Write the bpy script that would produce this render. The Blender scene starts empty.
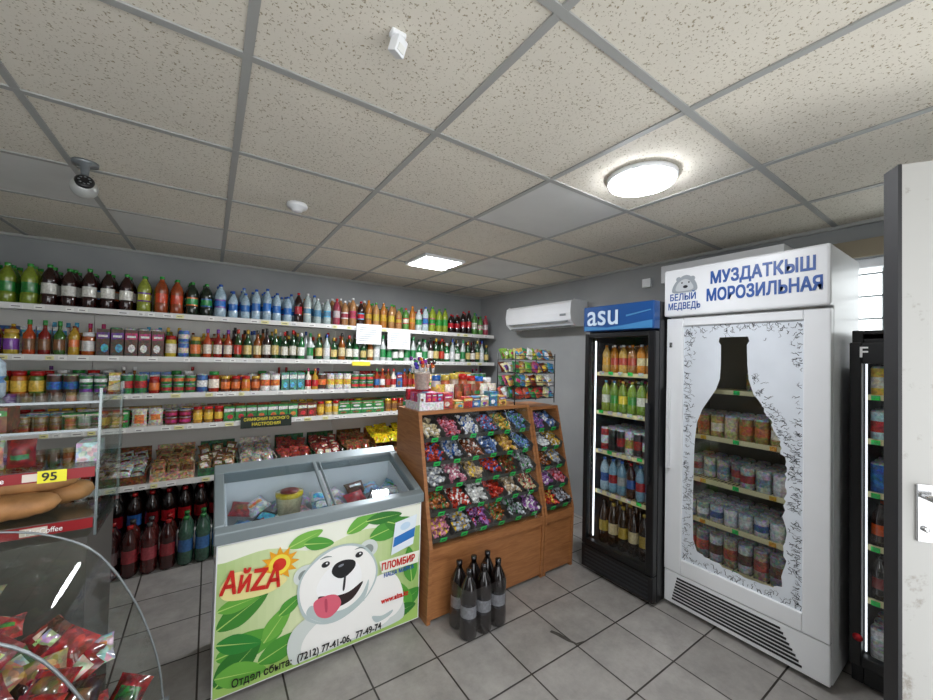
import bpy, bmesh, math, random
from mathutils import Vector, Matrix
random.seed(11)
sc = bpy.context.scene
col = sc.collection
PI = math.pi

# ------------------------------------------------------------------ helpers
def s2l(c):
    return c/12.92 if c <= 0.04045 else ((c+0.055)/1.055)**2.4
def H(h):
    return tuple(s2l(int(h[i:i+2], 16)/255) for i in (0, 2, 4)) + (1.0,)
def jit(c, a=0.12):
    k = 1+random.uniform(-a, a)
    return (min(1, c[0]*k), min(1, c[1]*k), min(1, c[2]*k), 1)

def new_mat(name):
    m = bpy.data.materials.new(name)
    m.use_nodes = True
    nt = m.node_tree
    b = nt.nodes["Principled BSDF"]
    return m, nt, b

def pbr(name, c, rough=0.5, metal=0.0, emit=None, es=0.0, noise=0.0, nscale=8.0, bump=0.0):
    m, nt, b = new_mat(name)
    c = H(c) if isinstance(c, str) else c
    b.inputs["Base Color"].default_value = c
    b.inputs["Roughness"].default_value = rough
    b.inputs["Metallic"].default_value = metal
    if emit:
        b.inputs["Emission Color"].default_value = H(emit) if isinstance(emit, str) else emit
        b.inputs["Emission Strength"].default_value = es
    if noise > 0 or bump > 0:
        tc = nt.nodes.new("ShaderNodeTexCoord")
        n = nt.nodes.new("ShaderNodeTexNoise")
        n.inputs["Scale"].default_value = nscale
        n.inputs["Detail"].default_value = 6
        nt.links.new(tc.outputs["Object"], n.inputs["Vector"])
        if noise > 0:
            r = nt.nodes.new("ShaderNodeValToRGB")
            r.color_ramp.elements[0].position = 0.3
            r.color_ramp.elements[1].position = 0.7
            r.color_ramp.elements[0].color = tuple(x*(1-noise) for x in c[:3])+(1,)
            r.color_ramp.elements[1].color = tuple(min(1, x*(1+noise)) for x in c[:3])+(1,)
            nt.links.new(n.outputs["Fac"], r.inputs["Fac"])
            nt.links.new(r.outputs["Color"], b.inputs["Base Color"])
        if bump > 0:
            bp = nt.nodes.new("ShaderNodeBump")
            bp.inputs["Strength"].default_value = bump
            bp.inputs["Distance"].default_value = 0.01
            nt.links.new(n.outputs["Fac"], bp.inputs["Height"])
            nt.links.new(bp.outputs["Normal"], b.inputs["Normal"])
    return m

def attr_mat(name, rough=0.4, coat=0.0, lo=.72, hi=1.12, hue=0.0, nsc=70):
    m, nt, b = new_mat(name)
    a = nt.nodes.new("ShaderNodeAttribute")
    a.attribute_name = "Col"
    tc = nt.nodes.new("ShaderNodeTexCoord")
    n = nt.nodes.new("ShaderNodeTexNoise")
    n.inputs["Scale"].default_value = nsc
    n.inputs["Detail"].default_value = 3
    nt.links.new(tc.outputs["Object"], n.inputs["Vector"])
    mr = nt.nodes.new("ShaderNodeMapRange")
    mr.inputs["From Min"].default_value = 0.35
    mr.inputs["From Max"].default_value = 0.65
    mr.inputs["To Min"].default_value = lo
    mr.inputs["To Max"].default_value = hi
    nt.links.new(n.outputs["Fac"], mr.inputs["Value"])
    src = a.outputs["Color"]
    if hue > 0:   # fine multi-colour print detail
        v = nt.nodes.new("ShaderNodeTexVoronoi"); v.inputs["Scale"].default_value = 75
        nt.links.new(tc.outputs["Object"], v.inputs["Vector"])
        mm = nt.nodes.new("ShaderNodeMix"); mm.data_type = 'RGBA'; mm.blend_type = 'OVERLAY'
        mm.inputs[0].default_value = hue
        nt.links.new(src, mm.inputs[6]); nt.links.new(v.outputs["Color"], mm.inputs[7])
        src = mm.outputs[2]
    mx = nt.nodes.new("ShaderNodeVectorMath")
    mx.operation = 'SCALE'
    nt.links.new(src, mx.inputs[0])
    nt.links.new(mr.outputs["Result"], mx.inputs["Scale"])
    nt.links.new(mx.outputs["Vector"], b.inputs["Base Color"])
    b.inputs["Roughness"].default_value = rough
    b.inputs["Coat Weight"].default_value = coat
    return m

def glass_mat(name, tint=(1, 1, 1, 1), refl=0.6, rough=0.02, base=0.03):
    m, nt, b = new_mat(name)
    nt.nodes.remove(b)
    out = nt.nodes["Material Output"]
    t = nt.nodes.new("ShaderNodeBsdfTransparent")
    t.inputs["Color"].default_value = tint
    g = nt.nodes.new("ShaderNodeBsdfGlossy")
    g.inputs["Roughness"].default_value = rough
    f = nt.nodes.new("ShaderNodeLayerWeight")
    f.inputs["Blend"].default_value = .5
    pw = nt.nodes.new("ShaderNodeMath"); pw.operation = 'POWER'; pw.inputs[1].default_value = 4.0
    mu = nt.nodes.new("ShaderNodeMath"); mu.operation = 'MULTIPLY_ADD'
    mu.inputs[1].default_value = refl; mu.inputs[2].default_value = base
    nt.links.new(f.outputs["Facing"], pw.inputs[0])
    nt.links.new(pw.outputs[0], mu.inputs[0])
    mix = nt.nodes.new("ShaderNodeMixShader")
    nt.links.new(mu.outputs[0], mix.inputs[0])
    nt.links.new(t.outputs[0], mix.inputs[1])
    nt.links.new(g.outputs[0], mix.inputs[2])
    nt.links.new(mix.outputs[0], out.inputs[0])
    return m

PROD = attr_mat("packaging_print", 0.42, 0, .68, 1.15, .45)
PET = attr_mat("plastic_bottle", 0.12, 0.6, .78, 1.1, 0)
FOIL = attr_mat("glossy_film_bag", 0.2, 0.8, .5, 1.25, .5, 40)
PRINT = attr_mat("printed_sticker", 0.35, 0, 1, 1.001)
GLASS = glass_mat("clear_glass", (0.97, 0.985, 0.98, 1))
GLASSV = glass_mat("vitrine_glass", (0.95, 0.98, 0.96, 1), .8, .02, .06)
WHITE = pbr("white_enamel", "e9ebed", 0.35, noise=0.03, nscale=3)
SHELFW = pbr("shelf_white_metal", "e2e2de", 0.4)
BLACKP = pbr("black_plastic", "101113", 0.35)
DARK = pbr("dark_interior", "2a2c30", 0.5)
GREYM = pbr("grey_metal", "8b9194", 0.35, 0.5)
CHROME = pbr("chrome_steel", "c9cacb", 0.2, 0.9)
LEDM = pbr("led_diffuser", "ffffff", 0.5, emit="f6f9ff", es=52)
LEDN = pbr("led_diffuser_added_fill", "ffffff", 0.5, emit="f6f9ff", es=34)  # weaker emission for the added out-of-view fill lamps
LEDS = pbr("led_diffuser_square", "ffffff", 0.5, emit="f6f9ff", es=85)

class MB:
    def __init__(self, M=None):
        self.v = []; self.f = []; self.c = []; self.m = []; self.s = []
        self.M = M or Matrix.Identity(4)
    def av(self, p):
        self.v.append(self.M @ Vector(p)); return len(self.v)-1
    def face(self, idx, c, m=0, s=False):
        self.f.append(tuple(idx)); self.c.append(c); self.m.append(m); self.s.append(s)
    def poly(self, pts, c, m=0):
        self.face([self.av(p) for p in pts], c, m)
    def box(self, x0, x1, y0, y1, z0, z1, c=(1, 1, 1, 1), m=0, T=None):
        P = [(x0, y0, z0), (x1, y0, z0), (x1, y1, z0), (x0, y1, z0), (x0, y0, z1), (x1, y0, z1), (x1, y1, z1), (x0, y1, z1)]
        if T is not None: P = [T @ Vector(p) for p in P]
        i = [self.av(p) for p in P]
        for q in ((0, 3, 2, 1), (4, 5, 6, 7), (0, 1, 5, 4), (1, 2, 6, 5), (2, 3, 7, 6), (3, 0, 4, 7)):
            self.face([i[k] for k in q], c, m)
    def lathe(self, prof, o, seg, cols, m=0, T=None, ms=None):
        ox, oy, oz = o
        rings = []
        for r, z in prof:
            ring = []
            if r < 1e-6: 
                p = Vector((0, 0, z))
                if T is not None: p = T @ p
                ring = [self.av((p.x+ox, p.y+oy, p.z+oz))]
            else:
                for k in range(seg):
                    a = 2*PI*k/seg
                    p = Vector((r*math.cos(a), r*math.sin(a), z))
                    if T is not None: p = T @ p
                    ring.append(self.av((p.x+ox, p.y+oy, p.z+oz)))
            rings.append(ring)
        for j in range(len(rings)-1):
            a, b = rings[j], rings[j+1]
            cc = cols[j] if isinstance(cols, list) else cols
            mm = ms[j] if ms else m
            for k in range(seg):
                k2 = (k+1) % seg
                if len(a) == 1 and len(b) == 1: continue
                if len(a) == 1: self.face((a[0], b[k2], b[k]), cc, mm, True)
                elif len(b) == 1: self.face((a[k], a[k2], b[0]), cc, mm, True)
                else: self.face((a[k], a[k2], b[k2], b[k]), cc, mm, True)
    def build(self, name, mats, parent=None, bevel=0.0):
        me = bpy.data.meshes.new(name)
        me.from_pydata([tuple(v) for v in self.v], [], self.f)
        for mt in mats: me.materials.append(mt)
        me.polygons.foreach_set("material_index", self.m)
        me.polygons.foreach_set("use_smooth", self.s)
        at = me.color_attributes.new("Col", 'FLOAT_COLOR', 'CORNER')
        buf = []
        for f, c in zip(self.f, self.c):
            buf.extend(list(c)*len(f))
        at.data.foreach_set("color", buf)
        me.update()
        ob = bpy.data.objects.new(name, me)
        col.objects.link(ob)
        if parent: ob.parent = parent
        if bevel > 0:
            bv = ob.modifiers.new("bevel", 'BEVEL')
            bv.width = bevel; bv.segments = 2; bv.limit_method = 'ANGLE'
        return ob

def empty(name):
    e = bpy.data.objects.new(name, None)
    e.empty_display_size = 0.1
    col.objects.link(e)
    return e

def text(body, size, M, mat, name, parent=None, ext=0.0006, bold=0.0, xs=1.0, align='LEFT'):
    cu = bpy.data.curves.new(name+"_c", 'FONT')
    cu.body = body; cu.size = size; cu.extrude = ext
    cu.align_x = align
    o = bpy.data.objects.new(name+"_t", cu)
    col.objects.link(o)
    dg = bpy.context.evaluated_depsgraph_get()
    me = bpy.data.meshes.new_from_object(o.evaluated_get(dg))
    bpy.data.objects.remove(o)
    if bold > 0:
        bm = bmesh.new()
        for k, (dx, dy) in enumerate(((0, 0), (bold, 0), (0, bold), (bold, bold), (bold*.5, bold*.5))):
            t = me.copy(); t.transform(Matrix.Translation((dx, dy, .00007*k))); bm.from_mesh(t); bpy.data.meshes.remove(t)
        bm.to_mesh(me); bm.free()
    me.transform(M @ Matrix.Diagonal((xs, 1, 1, 1)))
    me.materials.clear(); me.materials.append(mat)
    ob = bpy.data.objects.new(name, me)
    col.objects.link(ob)
    if parent: ob.parent = parent
    return ob

def MY(x, y, z):   # sign plane facing -Y
    return Matrix(((1, 0, 0, x), (0, 0, -1, y), (0, 1, 0, z), (0, 0, 0, 1)))
def MX(x, y, z):   # sign plane facing -X
    return Matrix(((0, 0, -1, x), (-1, 0, 0, y), (0, 1, 0, z), (0, 0, 0, 1)))

def smooth(pts, n=5):
    out = []; L = len(pts)
    for i in range(L):
        p0, p1, p2, p3 = [Vector(pts[(i+k-1) % L]) for k in range(4)]
        for j in range(n):
            t = j/n
            out.append(0.5*((2*p1)+(p2-p0)*t+(2*p0-5*p1+4*p2-p3)*t*t+(3*p1-p0-3*p2+p3)*t**3))
    return [(p.x, p.y) for p in out]
def ell(cx, cz, rx, rz, rot=0, n=28):
    o = []
    for i in range(n):
        a = 2*PI*i/n
        x, z = rx*math.cos(a), rz*math.sin(a)
        o.append((cx+x*math.cos(rot)-z*math.sin(rot), cz+x*math.sin(rot)+z*math.cos(rot)))
    return o

# ------------------------------------------------------------------ product generators (local frame: -y is front)
def pet(mb, x, y, z, h, r, liq, lab, cap, lab2=None, seg=12):
    lab2 = lab2 or lab
    P = [(0, 0), (.8*r, 0), (r, .04*h), (r, .26*h), (.95*r, .29*h), (.95*r, .33*h), (.95*r, .50*h), (.95*r, .54*h), (r, .57*h), (r, .66*h), (.78*r, .78*h), (.38*r, .89*h), (.30*r, .93*h), (.36*r, .935*h), (.36*r, h), (0, h)]
    C = [liq, liq, liq, liq, lab2, lab, lab2, liq, liq, liq, liq, liq, cap, cap, cap]
    mb.lathe(P, (x, y, z), seg, C, 1)
def spirit(mb, x, y, z, h, r, liq, lab, cap, seg=12):
    P = [(0, 0), (.92*r, 0), (r, .02*h), (r, .15*h), (1.01*r, .16*h), (1.01*r, .45*h), (r, .46*h), (r, .58*h), (.42*r, .72*h), (.34*r, .78*h), (.34*r, .86*h), (.4*r, .865*h), (.38*r, h), (0, h)]
    C = [liq, liq, liq, lab, lab, lab, liq, liq, liq, liq, cap, cap, cap]
    mb.lathe(P, (x, y, z), seg, C, 1)
def can(mb, x, y, z, h, r, c1, c2, seg=12):
    sil = H("b9bcc0")
    P = [(0, 0), (.85*r, 0), (r, .05*h), (r, .3*h), (r, .65*h), (r, .93*h), (.86*r, h), (.8*r, .98*h), (0, .98*h)]
    mb.lathe(P, (x, y, z), seg, [sil, sil, c1, c2, c1, sil, sil, sil], 0)
def jar(mb, x, y, z, h, r, cont, lab, cap, seg=12):
    P = [(0, 0), (.93*r, 0), (r, .05*h), (r, .2*h), (1.01*r, .21*h), (1.01*r, .62*h), (r, .63*h), (r, .74*h), (.86*r, .82*h), (.92*r, .825*h), (.92*r, h), (0, h)]
    mb.lathe(P, (x, y, z), seg, [cont, cont, cont, lab, lab, lab, cont, cont, cap, cap, cap], 1)
def carton(mb, x, y, z, w, d, h, c1, c2, c3):
    mb.box(x-w/2, x+w/2, y-d/2, y+d/2, z, z+h, c1)
    f = y-d/2-0.0008
    mb.poly([(x-w*.5, f, z+h*.62), (x+w*.5, f, z+h*.66), (x+w*.5, f, z+h*.88), (x-w*.5, f, z+h*.86)], c2)
    f -= .0004
    mb.poly([(x-w*.36, f, z+h*.70), (x+w*.36, f, z+h*.70), (x+w*.36, f, z+h*.78), (x-w*.36, f, z+h*.78)], H("f0efe8"))
    cx = x+random.uniform(-.15, .15)*w
    mb.poly([(cx+w*.30*math.cos(a), f, z+h*.30+h*.16*math.sin(a)) for a in [2*PI*i/8 for i in range(8)]], c3)
    mb.poly([(x-w*.4, f-.0004, z+h*.06), (x+w*.1, f-.0004, z+h*.06), (x+w*.1, f-.0004, z+h*.12), (x-w*.4, f-.0004, z+h*.12)], H("3a3a38"))
def pillow(mb, x, y, z, w, h, d, c1, c2, T=None, n=6, m=0):
    R = T or Matrix.Identity(4)
    band = random.choice([(2, 3), (3,), (2,), (1, 2, 3)])
    for sgn in (-1, 1):
        g = []
        for i in range(n+1):
            row = []
            for j in range(n+1):
                u, v = i/n, j/n
                k = (max(0, math.sin(PI*u))*max(0, math.sin(PI*v)))**0.5
                px = (u-.5)*w*(1-.08*math.sin(PI*v)); pz = v*h; py = sgn*d/2*k
                if 0 < i < n and 0 < j < n: py += random.uniform(-.10, .10)*d
                p = R @ Vector((px, py, pz))
                row.append(mb.av((x+p.x, y+p.y, z+p.z)))
            g.append(row)
        for i in range(n):
            for j in range(n):
                q = (g[i][j], g[i+1][j], g[i+1][j+1], g[i][j+1])
                if sgn > 0: q = q[::-1]
                mb.face(q, c2 if (j in band and 0 < i < n-1) else c1, m, True)
def candy(mb, x, y, z, L, r, c1, c2):
    T = Matrix.Rotation(random.uniform(0, 2*PI), 4, 'Z') @ Matrix.Rotation(PI/2+random.uniform(-.4, .4), 4, 'X')
    P = [(.6*r, -L), (.2*r, -.7*L), (r, -.48*L), (1.05*r, 0), (r, .48*L), (.2*r, .7*L), (.6*r, L)]
    mb.lathe(P, (x, y, z), 6, [c1, c1, c1, c2, c1, c1], 0, T)

def mute(c, k=.12):
    g = .3*c[0]+.5*c[1]+.2*c[2]
    return (c[0]*(1-k)+g*k, c[1]*(1-k)+g*k, c[2]*(1-k)+g*k, 1)
def cs(s): return [H(x) for x in s.split()]
def pick(l): return jit(random.choice(l), .18)
BRIGHT = [mute(c) for c in cs("d3202a e8731c f2c51d 2c9a3b 1c6fb8 e9e9e4 c01a6a 7a3aa0 f0f0ee b51e23 3fb1d8 e8dcc8 8a5a30")]
CANS = [mute(c) for c in cs("c8252c e8e4da 2a7d3c d77b24 3a6fb5 e3c24a 8c2c25 f0f0ea 2f8a4c 4f9a8c 5a3a28")]

# ================================================================== ROOM
XR, XL, YB, YF, ZC = 3.02, -1.75, 4.12, -0.65, 2.328
wall_m, nt, b = new_mat("grey_painted_wall")
tc = nt.nodes.new("ShaderNodeTexCoord")
n1 = nt.nodes.new("ShaderNodeTexNoise"); n1.inputs["Scale"].default_value = 2.2; n1.inputs["Detail"].default_value = 8
rp = nt.nodes.new("ShaderNodeValToRGB")
rp.color_ramp.elements[0].position = .3; rp.color_ramp.elements[0].color = H("8d9091")
rp.color_ramp.elements[1].position = .7; rp.color_ramp.elements[1].color = H("9d9f9f")
nt.links.new(tc.outputs["Object"], n1.inputs["Vector"]); nt.links.new(n1.outputs["Fac"], rp.inputs["Fac"])
nt.links.new(rp.outputs["Color"], b.inputs["Base Color"]); b.inputs["Roughness"].default_value = .75
n2 = nt.nodes.new("ShaderNodeTexNoise"); n2.inputs["Scale"].default_value = 120
bp = nt.nodes.new("ShaderNodeBump"); bp.inputs["Strength"].default_value = .15
nt.links.new(tc.outputs["Object"], n2.inputs["Vector"]); nt.links.new(n2.outputs["Fac"], bp.inputs["Height"]); nt.links.new(bp.outputs["Normal"], b.inputs["Normal"])

fl_m, nt, b = new_mat("grey_floor_tiles")
tc = nt.nodes.new("ShaderNodeTexCoord")
br = nt.nodes.new("ShaderNodeTexBrick")
br.offset = 0; br.squash = 1
br.inputs["Scale"].default_value = 1; br.inputs["Brick Width"].default_value = .33; br.inputs["Row Height"].default_value = .33
br.inputs["Mortar Size"].default_value = .0045; br.inputs["Mortar Smooth"].default_value = .2
br.inputs["Color1"].default_value = H("9c9893"); br.inputs["Color2"].default_value = H("aaa6a1"); br.inputs["Mortar"].default_value = H("37322d")
nt.links.new(tc.outputs["Object"], br.inputs["Vector"])
n1 = nt.nodes.new("ShaderNodeTexNoise"); n1.inputs["Scale"].default_value = 5; n1.inputs["Detail"].default_value = 10; n1.inputs["Roughness"].default_value = .75
nt.links.new(tc.outputs["Object"], n1.inputs["Vector"])
mr = nt.nodes.new("ShaderNodeMapRange"); mr.inputs["From Min"].default_value = .3; mr.inputs["From Max"].default_value = .7; mr.inputs["To Min"].default_value = .62; mr.inputs["To Max"].default_value = 1.08
nt.links.new(n1.outputs["Fac"], mr.inputs["Value"])
vm = nt.nodes.new("ShaderNodeVectorMath"); vm.operation = 'SCALE'
nt.links.new(br.outputs["Color"], vm.inputs[0]); nt.links.new(mr.outputs["Result"], vm.inputs["Scale"]); nt.links.new(vm.outputs["Vector"], b.inputs["Base Color"])
b.inputs["Roughness"].default_value = .42
bp = nt.nodes.new("ShaderNodeBump"); bp.inputs["Strength"].default_value = .4; bp.inputs["Distance"].default_value = .003; bp.invert = True
nt.links.new(br.outputs["Fac"], bp.inputs["Height"]); nt.links.new(bp.outputs["Normal"], b.inputs["Normal"])

def tile_mat(name, base, speck, amt):
    m, nt, b = new_mat(name)
    tc = nt.nodes.new("ShaderNodeTexCoord")
    v = nt.nodes.new("ShaderNodeTexNoise"); v.inputs["Scale"].default_value = 130; v.inputs["Detail"].default_value = 2; v.inputs["Roughness"].default_value = .6
    nt.links.new(tc.outputs["Object"], v.inputs["Vector"])
    r = nt.nodes.new("ShaderNodeValToRGB")
    r.color_ramp.elements[0].position = amt; r.color_ramp.elements[0].color = H(speck)
    r.color_ramp.elements[1].position = amt+.08; r.color_ramp.elements[1].color = (1, 1, 1, 1)
    nt.links.new(v.outputs["Fac"], r.inputs["Fac"])
    n = nt.nodes.new("ShaderNodeTexNoise"); n.inputs["Scale"].default_value = 1.6; n.inputs["Detail"].default_value = 5
    nt.links.new(tc.outputs["Object"], n.inputs["Vector"])
    r2 = nt.nodes.new("ShaderNodeValToRGB")
    bc = H(base)
    r2.color_ramp.elements[0].position = .3; r2.color_ramp.elements[0].color = tuple(x*.88 for x in bc[:3])+(1,)
    r2.color_ramp.elements[1].position = .7; r2.color_ramp.elements[1].color = bc
    nt.links.new(n.outputs["Fac"], r2.inputs["Fac"])
    mx = nt.nodes.new("ShaderNodeVectorMath"); mx.operation = 'MULTIPLY'
    nt.links.new(r.outputs["Color"], mx.inputs[0]); nt.links.new(r2.outputs["Color"], mx.inputs[1])
    nt.links.new(mx.outputs["Vector"], b.inputs["Base Color"])
    b.inputs["Roughness"].default_value = .9
    return m
ceil_m = tile_mat("mineral_fibre_tile", "e8e2d4", "b4ab96", .325)
blank_m = pbr("smooth_grey_tile", "d6d7d4", .6, noise=.06, nscale=4)

w = MB(); w.box(XL, XR, YF, YB, -.1, 0); w.build("floor", [fl_m])
w = MB(); w.box(XL, XR, YF, YB, ZC, ZC+.1); w.build("ceiling", [ceil_m])
w = MB(); w.box(XL-.1, XR+.1, YB, YB+.1, -.1, ZC+.1); w.build("wall_back", [wall_m])
w = MB(); w.box(XL-.1, XL, YF, YB, -.1, ZC+.1); w.build("wall_left", [wall_m])
WY0, WY1, WZ0, WZ1 = -.35, .64, 1.45, 2.12
w = MB()
w.box(XR, XR+.14, WY1, YB, -.1, ZC+.1); w.box(XR, XR+.14, YF, WY0, -.1, ZC+.1)
w.box(XR, XR+.14, WY0, WY1, -.1, WZ0); w.box(XR, XR+.14, WY0, WY1, WZ1, ZC+.1)
w.build("wall_right", [wall_m])
DX0, DX1, DZ = 1.02, 2.06, 2.1
VX0, VX1, VZ0 = -1.55, .75, .75  # added front-wall opening, out of view, lets in fill daylight
w = MB()
w.box(VX1, DX0, YF-.14, YF, -.1, ZC+.1); w.box(DX1, XR, YF-.14, YF, -.1, ZC+.1); w.box(DX0, DX1, YF-.14, YF, DZ, ZC+.1)
w.box(XL, VX0, YF-.14, YF, -.1, ZC+.1); w.box(VX0, VX1, YF-.14, YF, -.1, VZ0); w.box(VX0, VX1, YF-.14, YF, DZ, ZC+.1)
w.build("wall_front", [wall_m])
we = empty("added_fill_window")  # frame of the added opening behind the camera
w = MB()
for a_, b_ in ((VX0, VX0+.06), (VX1-.06, VX1), (-.43, -.37)): w.box(a_, b_, YF-.09, YF-.03, VZ0, DZ)
w.box(VX0, VX1, YF-.09, YF-.03, VZ0, VZ0+.06); w.box(VX0, VX1, YF-.09, YF-.03, DZ-.06, DZ)
w.build("frame", [WHITE], we)
we = empty("window_1")
w = MB()
fx0, fx1 = XR+.04, XR+.10
w.box(fx0, fx1, WY0, WY1, WZ0, WZ0+.05); w.box(fx0, fx1, WY0, WY1, WZ1-.05, WZ1)
w.box(fx0, fx1, WY0, WY0+.05, WZ0+.05, WZ1-.05); w.box(fx0, fx1, WY1-.05, WY1, WZ0+.05, WZ1-.05); w.box(fx0, fx1, .1, .15, WZ0+.05, WZ1-.05)
w.build("frame", [WHITE], we)
w = MB()
for i in range(8):
    yy = WY0+.06+i*.12; w.box(XR+.112, XR+.122, yy, yy+.01, WZ0, WZ1)
for i in range(5):
    zz = WZ0+.07+i*.13; w.box(XR+.112, XR+.122, WY0, WY1, zz, zz+.01)
w.build("security_grille", [GREYM], we)
w = MB(); w.box(XR+.065, XR+.07, WY0+.05, WY1-.05, WZ0+.05, WZ1-.05); w.build("pane", [GLASS], we)
w = MB(); w.box(XR-.025, XR-.001, -.5, .75, WZ1+.002, WZ1+.1); w.build("trim_1", [pbr("beige_lintel", "8a7f6a", .6)])
w = MB()
gm = pbr("ceiling_grid_metal", "a9aaa7", .5, .1)
x = .66-.6*4
while x < XR:
    if x > XL: w.box(x-.012, x+.012, YF, YB, ZC-.006, ZC-.0005)
    x += .6
y = .607-.6*2
while y < YB:
    w.box(XL, XR, y-.012, y+.012, ZC-.0065, ZC-.0008); y += .6
w.box(XR-.02, XR-.0005, YF, YB, ZC-.02, ZC-.0005); w.box(XL, XR, YB-.02, YB-.0005, ZC-.02, ZC-.0005)
w.build("trim_2", [gm])
w = MB()
for (ax, ay) in ((1.26, 1.207), (1.86, 2.407), (-1.14, 2.407), (-.54, 3.007)):
    w.box(ax+.013, ax+.587, ay+.013, ay+.587, ZC-.004, ZC-.0005)
w.build("ceiling_blank_panels", [blank_m])
w = MB()   # cracked floor tile
w.poly([(1.60, 1.47, .0006), (1.615, 1.43, .0006), (1.63, 1.37, .0006), (1.655, 1.325, .0006), (1.665, 1.325, .0006), (1.65, 1.375, .0006), (1.64, 1.435, .0006), (1.62, 1.475, .0006)], (1, 1, 1, 1))
w.poly([(1.655, 1.325, .0007), (1.72, 1.315, .0007), (1.72, 1.322, .0007), (1.662, 1.336, .0007)], (1, 1, 1, 1))
w.build("floor_tile_crack", [pbr("dark_screed", "4a4641", .8, noise=.3, nscale=30)])

# ================================================================== CEILING FIXTURES
def round_lamp(x, y, mat):
    e = empty("round_ceiling_lamp")
    m = MB(); m.lathe([(.0, 0), (.146, 0), (.146, -.010), (.140, -.018), (.132, -.019)], (x, y, ZC-.0066), 40, (1, 1, 1, 1)); m.build("lamp_ring", [WHITE], e)
    m = MB(); m.lathe([(.137, -.015), (.134, -.028), (.11, -.037), (.06, -.042), (0, -.043)], (x, y, ZC-.0066), 40, (1, 1, 1, 1)); m.build("diffuser", [mat], e)
round_lamp(1.56, .945, LEDM)
round_lamp(.36, -.28, LEDN)  # added fill lamp behind the camera, out of view
round_lamp(-.85, .60, LEDN)  # second added fill lamp, unseen, brightens the left side
e = empty("square_led_panel")
m = MB(); m.box(1.37, 1.75, 2.62, 3.0, ZC-.03, ZC-.0066); m.build("panel_frame", [WHITE], e, .004)
m = MB(); m.box(1.40, 1.72, 2.65, 2.97, ZC-.034, ZC-.030); m.build("diffuser", [LEDS], e)
m = MB(); m.lathe([(0, 0), (.05, 0), (.055, -.012), (.05, -.024), (.03, -.03), (.028, -.04), (.015, -.045), (0, -.045)], (.37, 2.24, ZC-.0005), 28, (1, 1, 1, 1)); m.build("smoke_detector", [WHITE])
e = empty("motion_sensor")
m = MB(); m.box(.35, .39, .88, .905, ZC-.014, ZC-.0005); m.build("bracket", [WHITE], e, .004)
m = MB(Matrix.Translation((.373, .898, ZC-.033)) @ Matrix.Rotation(.5, 4, 'Z') @ Matrix.Rotation(.35, 4, 'X'))
m.box(-.018, .018, -.013, .013, -.018, .022); m.box(-.012, .012, -.0155, -.0125, -.012, .006, m=1); m.build("sensor_body", [WHITE, SHELFW], e, .004)
e = empty("dome_security_camera")
CX, CY = -.485, 2.33
m = MB(); m.lathe([(0, 0), (.045, 0), (.045, -.012), (.016, -.016), (.012, -.075), (0, -.075)], (CX, CY, ZC-.0005), 24, (1, 1, 1, 1)); m.build("ceiling_mount", [GREYM], e)
m = MB(); pr = [(.047*math.sin(PI*i/12), .047*math.cos(PI*i/12)) for i in range(13)]
pr[0] = (0, .047); pr[-1] = (0, -.047)
m.lathe(pr[::-1], (CX, CY, ZC-.115), 28, (1, 1, 1, 1)); m.build("camera_ball", [pbr("camera_silver", "b9bbb8", .3, .3)], e)
m = MB(); T = Matrix.Rotation(math.radians(68), 4, 'X') @ Matrix.Rotation(.2, 4, 'Y')
m.lathe([(.030, .032), (.033, .046), (.026, .052), (0, .052)], (CX, CY, ZC-.115), 24, (1, 1, 1, 1), 0, T); m.build("lens_window", [BLACKP], e)
m = MB()
for k in range(8):
    a = 2*PI*k/8; p = T @ Vector((.018*math.cos(a), .018*math.sin(a), .053)); m.lathe([(0, -.003), (.004, -.002), (.004, .001), (0, .002)], (CX+p.x, CY+p.y, ZC-.115+p.z), 8, (1, 1, 1, 1))
m.build("infrared_leds", [GREYM], e)

# ================================================================== AIR CONDITIONER on right wall
e = empty("air_conditioner")
m = MB(MX(2.79, 3.30, 1.84))
prof = [(-.228, 0), (-.06, 0), (0, .05), (.012, .12), (0, .215), (-.03, .24), (-.228, .24)]
L = .93
ia = [m.av((0, p[1], p[0])) for p in prof]; ib = [m.av((L, p[1], p[0])) for p in prof]
for k in range(len(prof)):
    k2 = (k+1) % len(prof); m.face((ia[k], ib[k], ib[k2], ia[k2]), (1, 1, 1, 1), 0)
m.face(ia[::-1], (1, 1, 1, 1)); m.face(ib, (1, 1, 1, 1))
m.build("indoor_unit", [WHITE], e, .006)
m = MB(); m.box(2.783, 2.80, 2.42, 3.25, 1.875, 1.883); m.box(2.80, 2.86, 2.43, 3.24, 1.832, 1.838)
m.box(2.773, 2.778, 2.43, 2.50, 1.93, 1.95); m.build("louvre", [GREYM], e)
m = MB(); m.box(2.84, 3.018, .80, 1.55, 2.11, 2.24); m.box(2.835, 2.84, .84, 1.5, 2.13, 2.15, m=1); m.build("wall_air_curtain", [WHITE, GREYM], None, .01)
m = MB(); m.box(2.985, 3.018, 1.72, 1.79, 2.13, 2.2); m.box(2.98, 2.985, 1.735, 1.775, 2.145, 2.185); m.build("wall_switch", [WHITE], None, .004)

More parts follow.
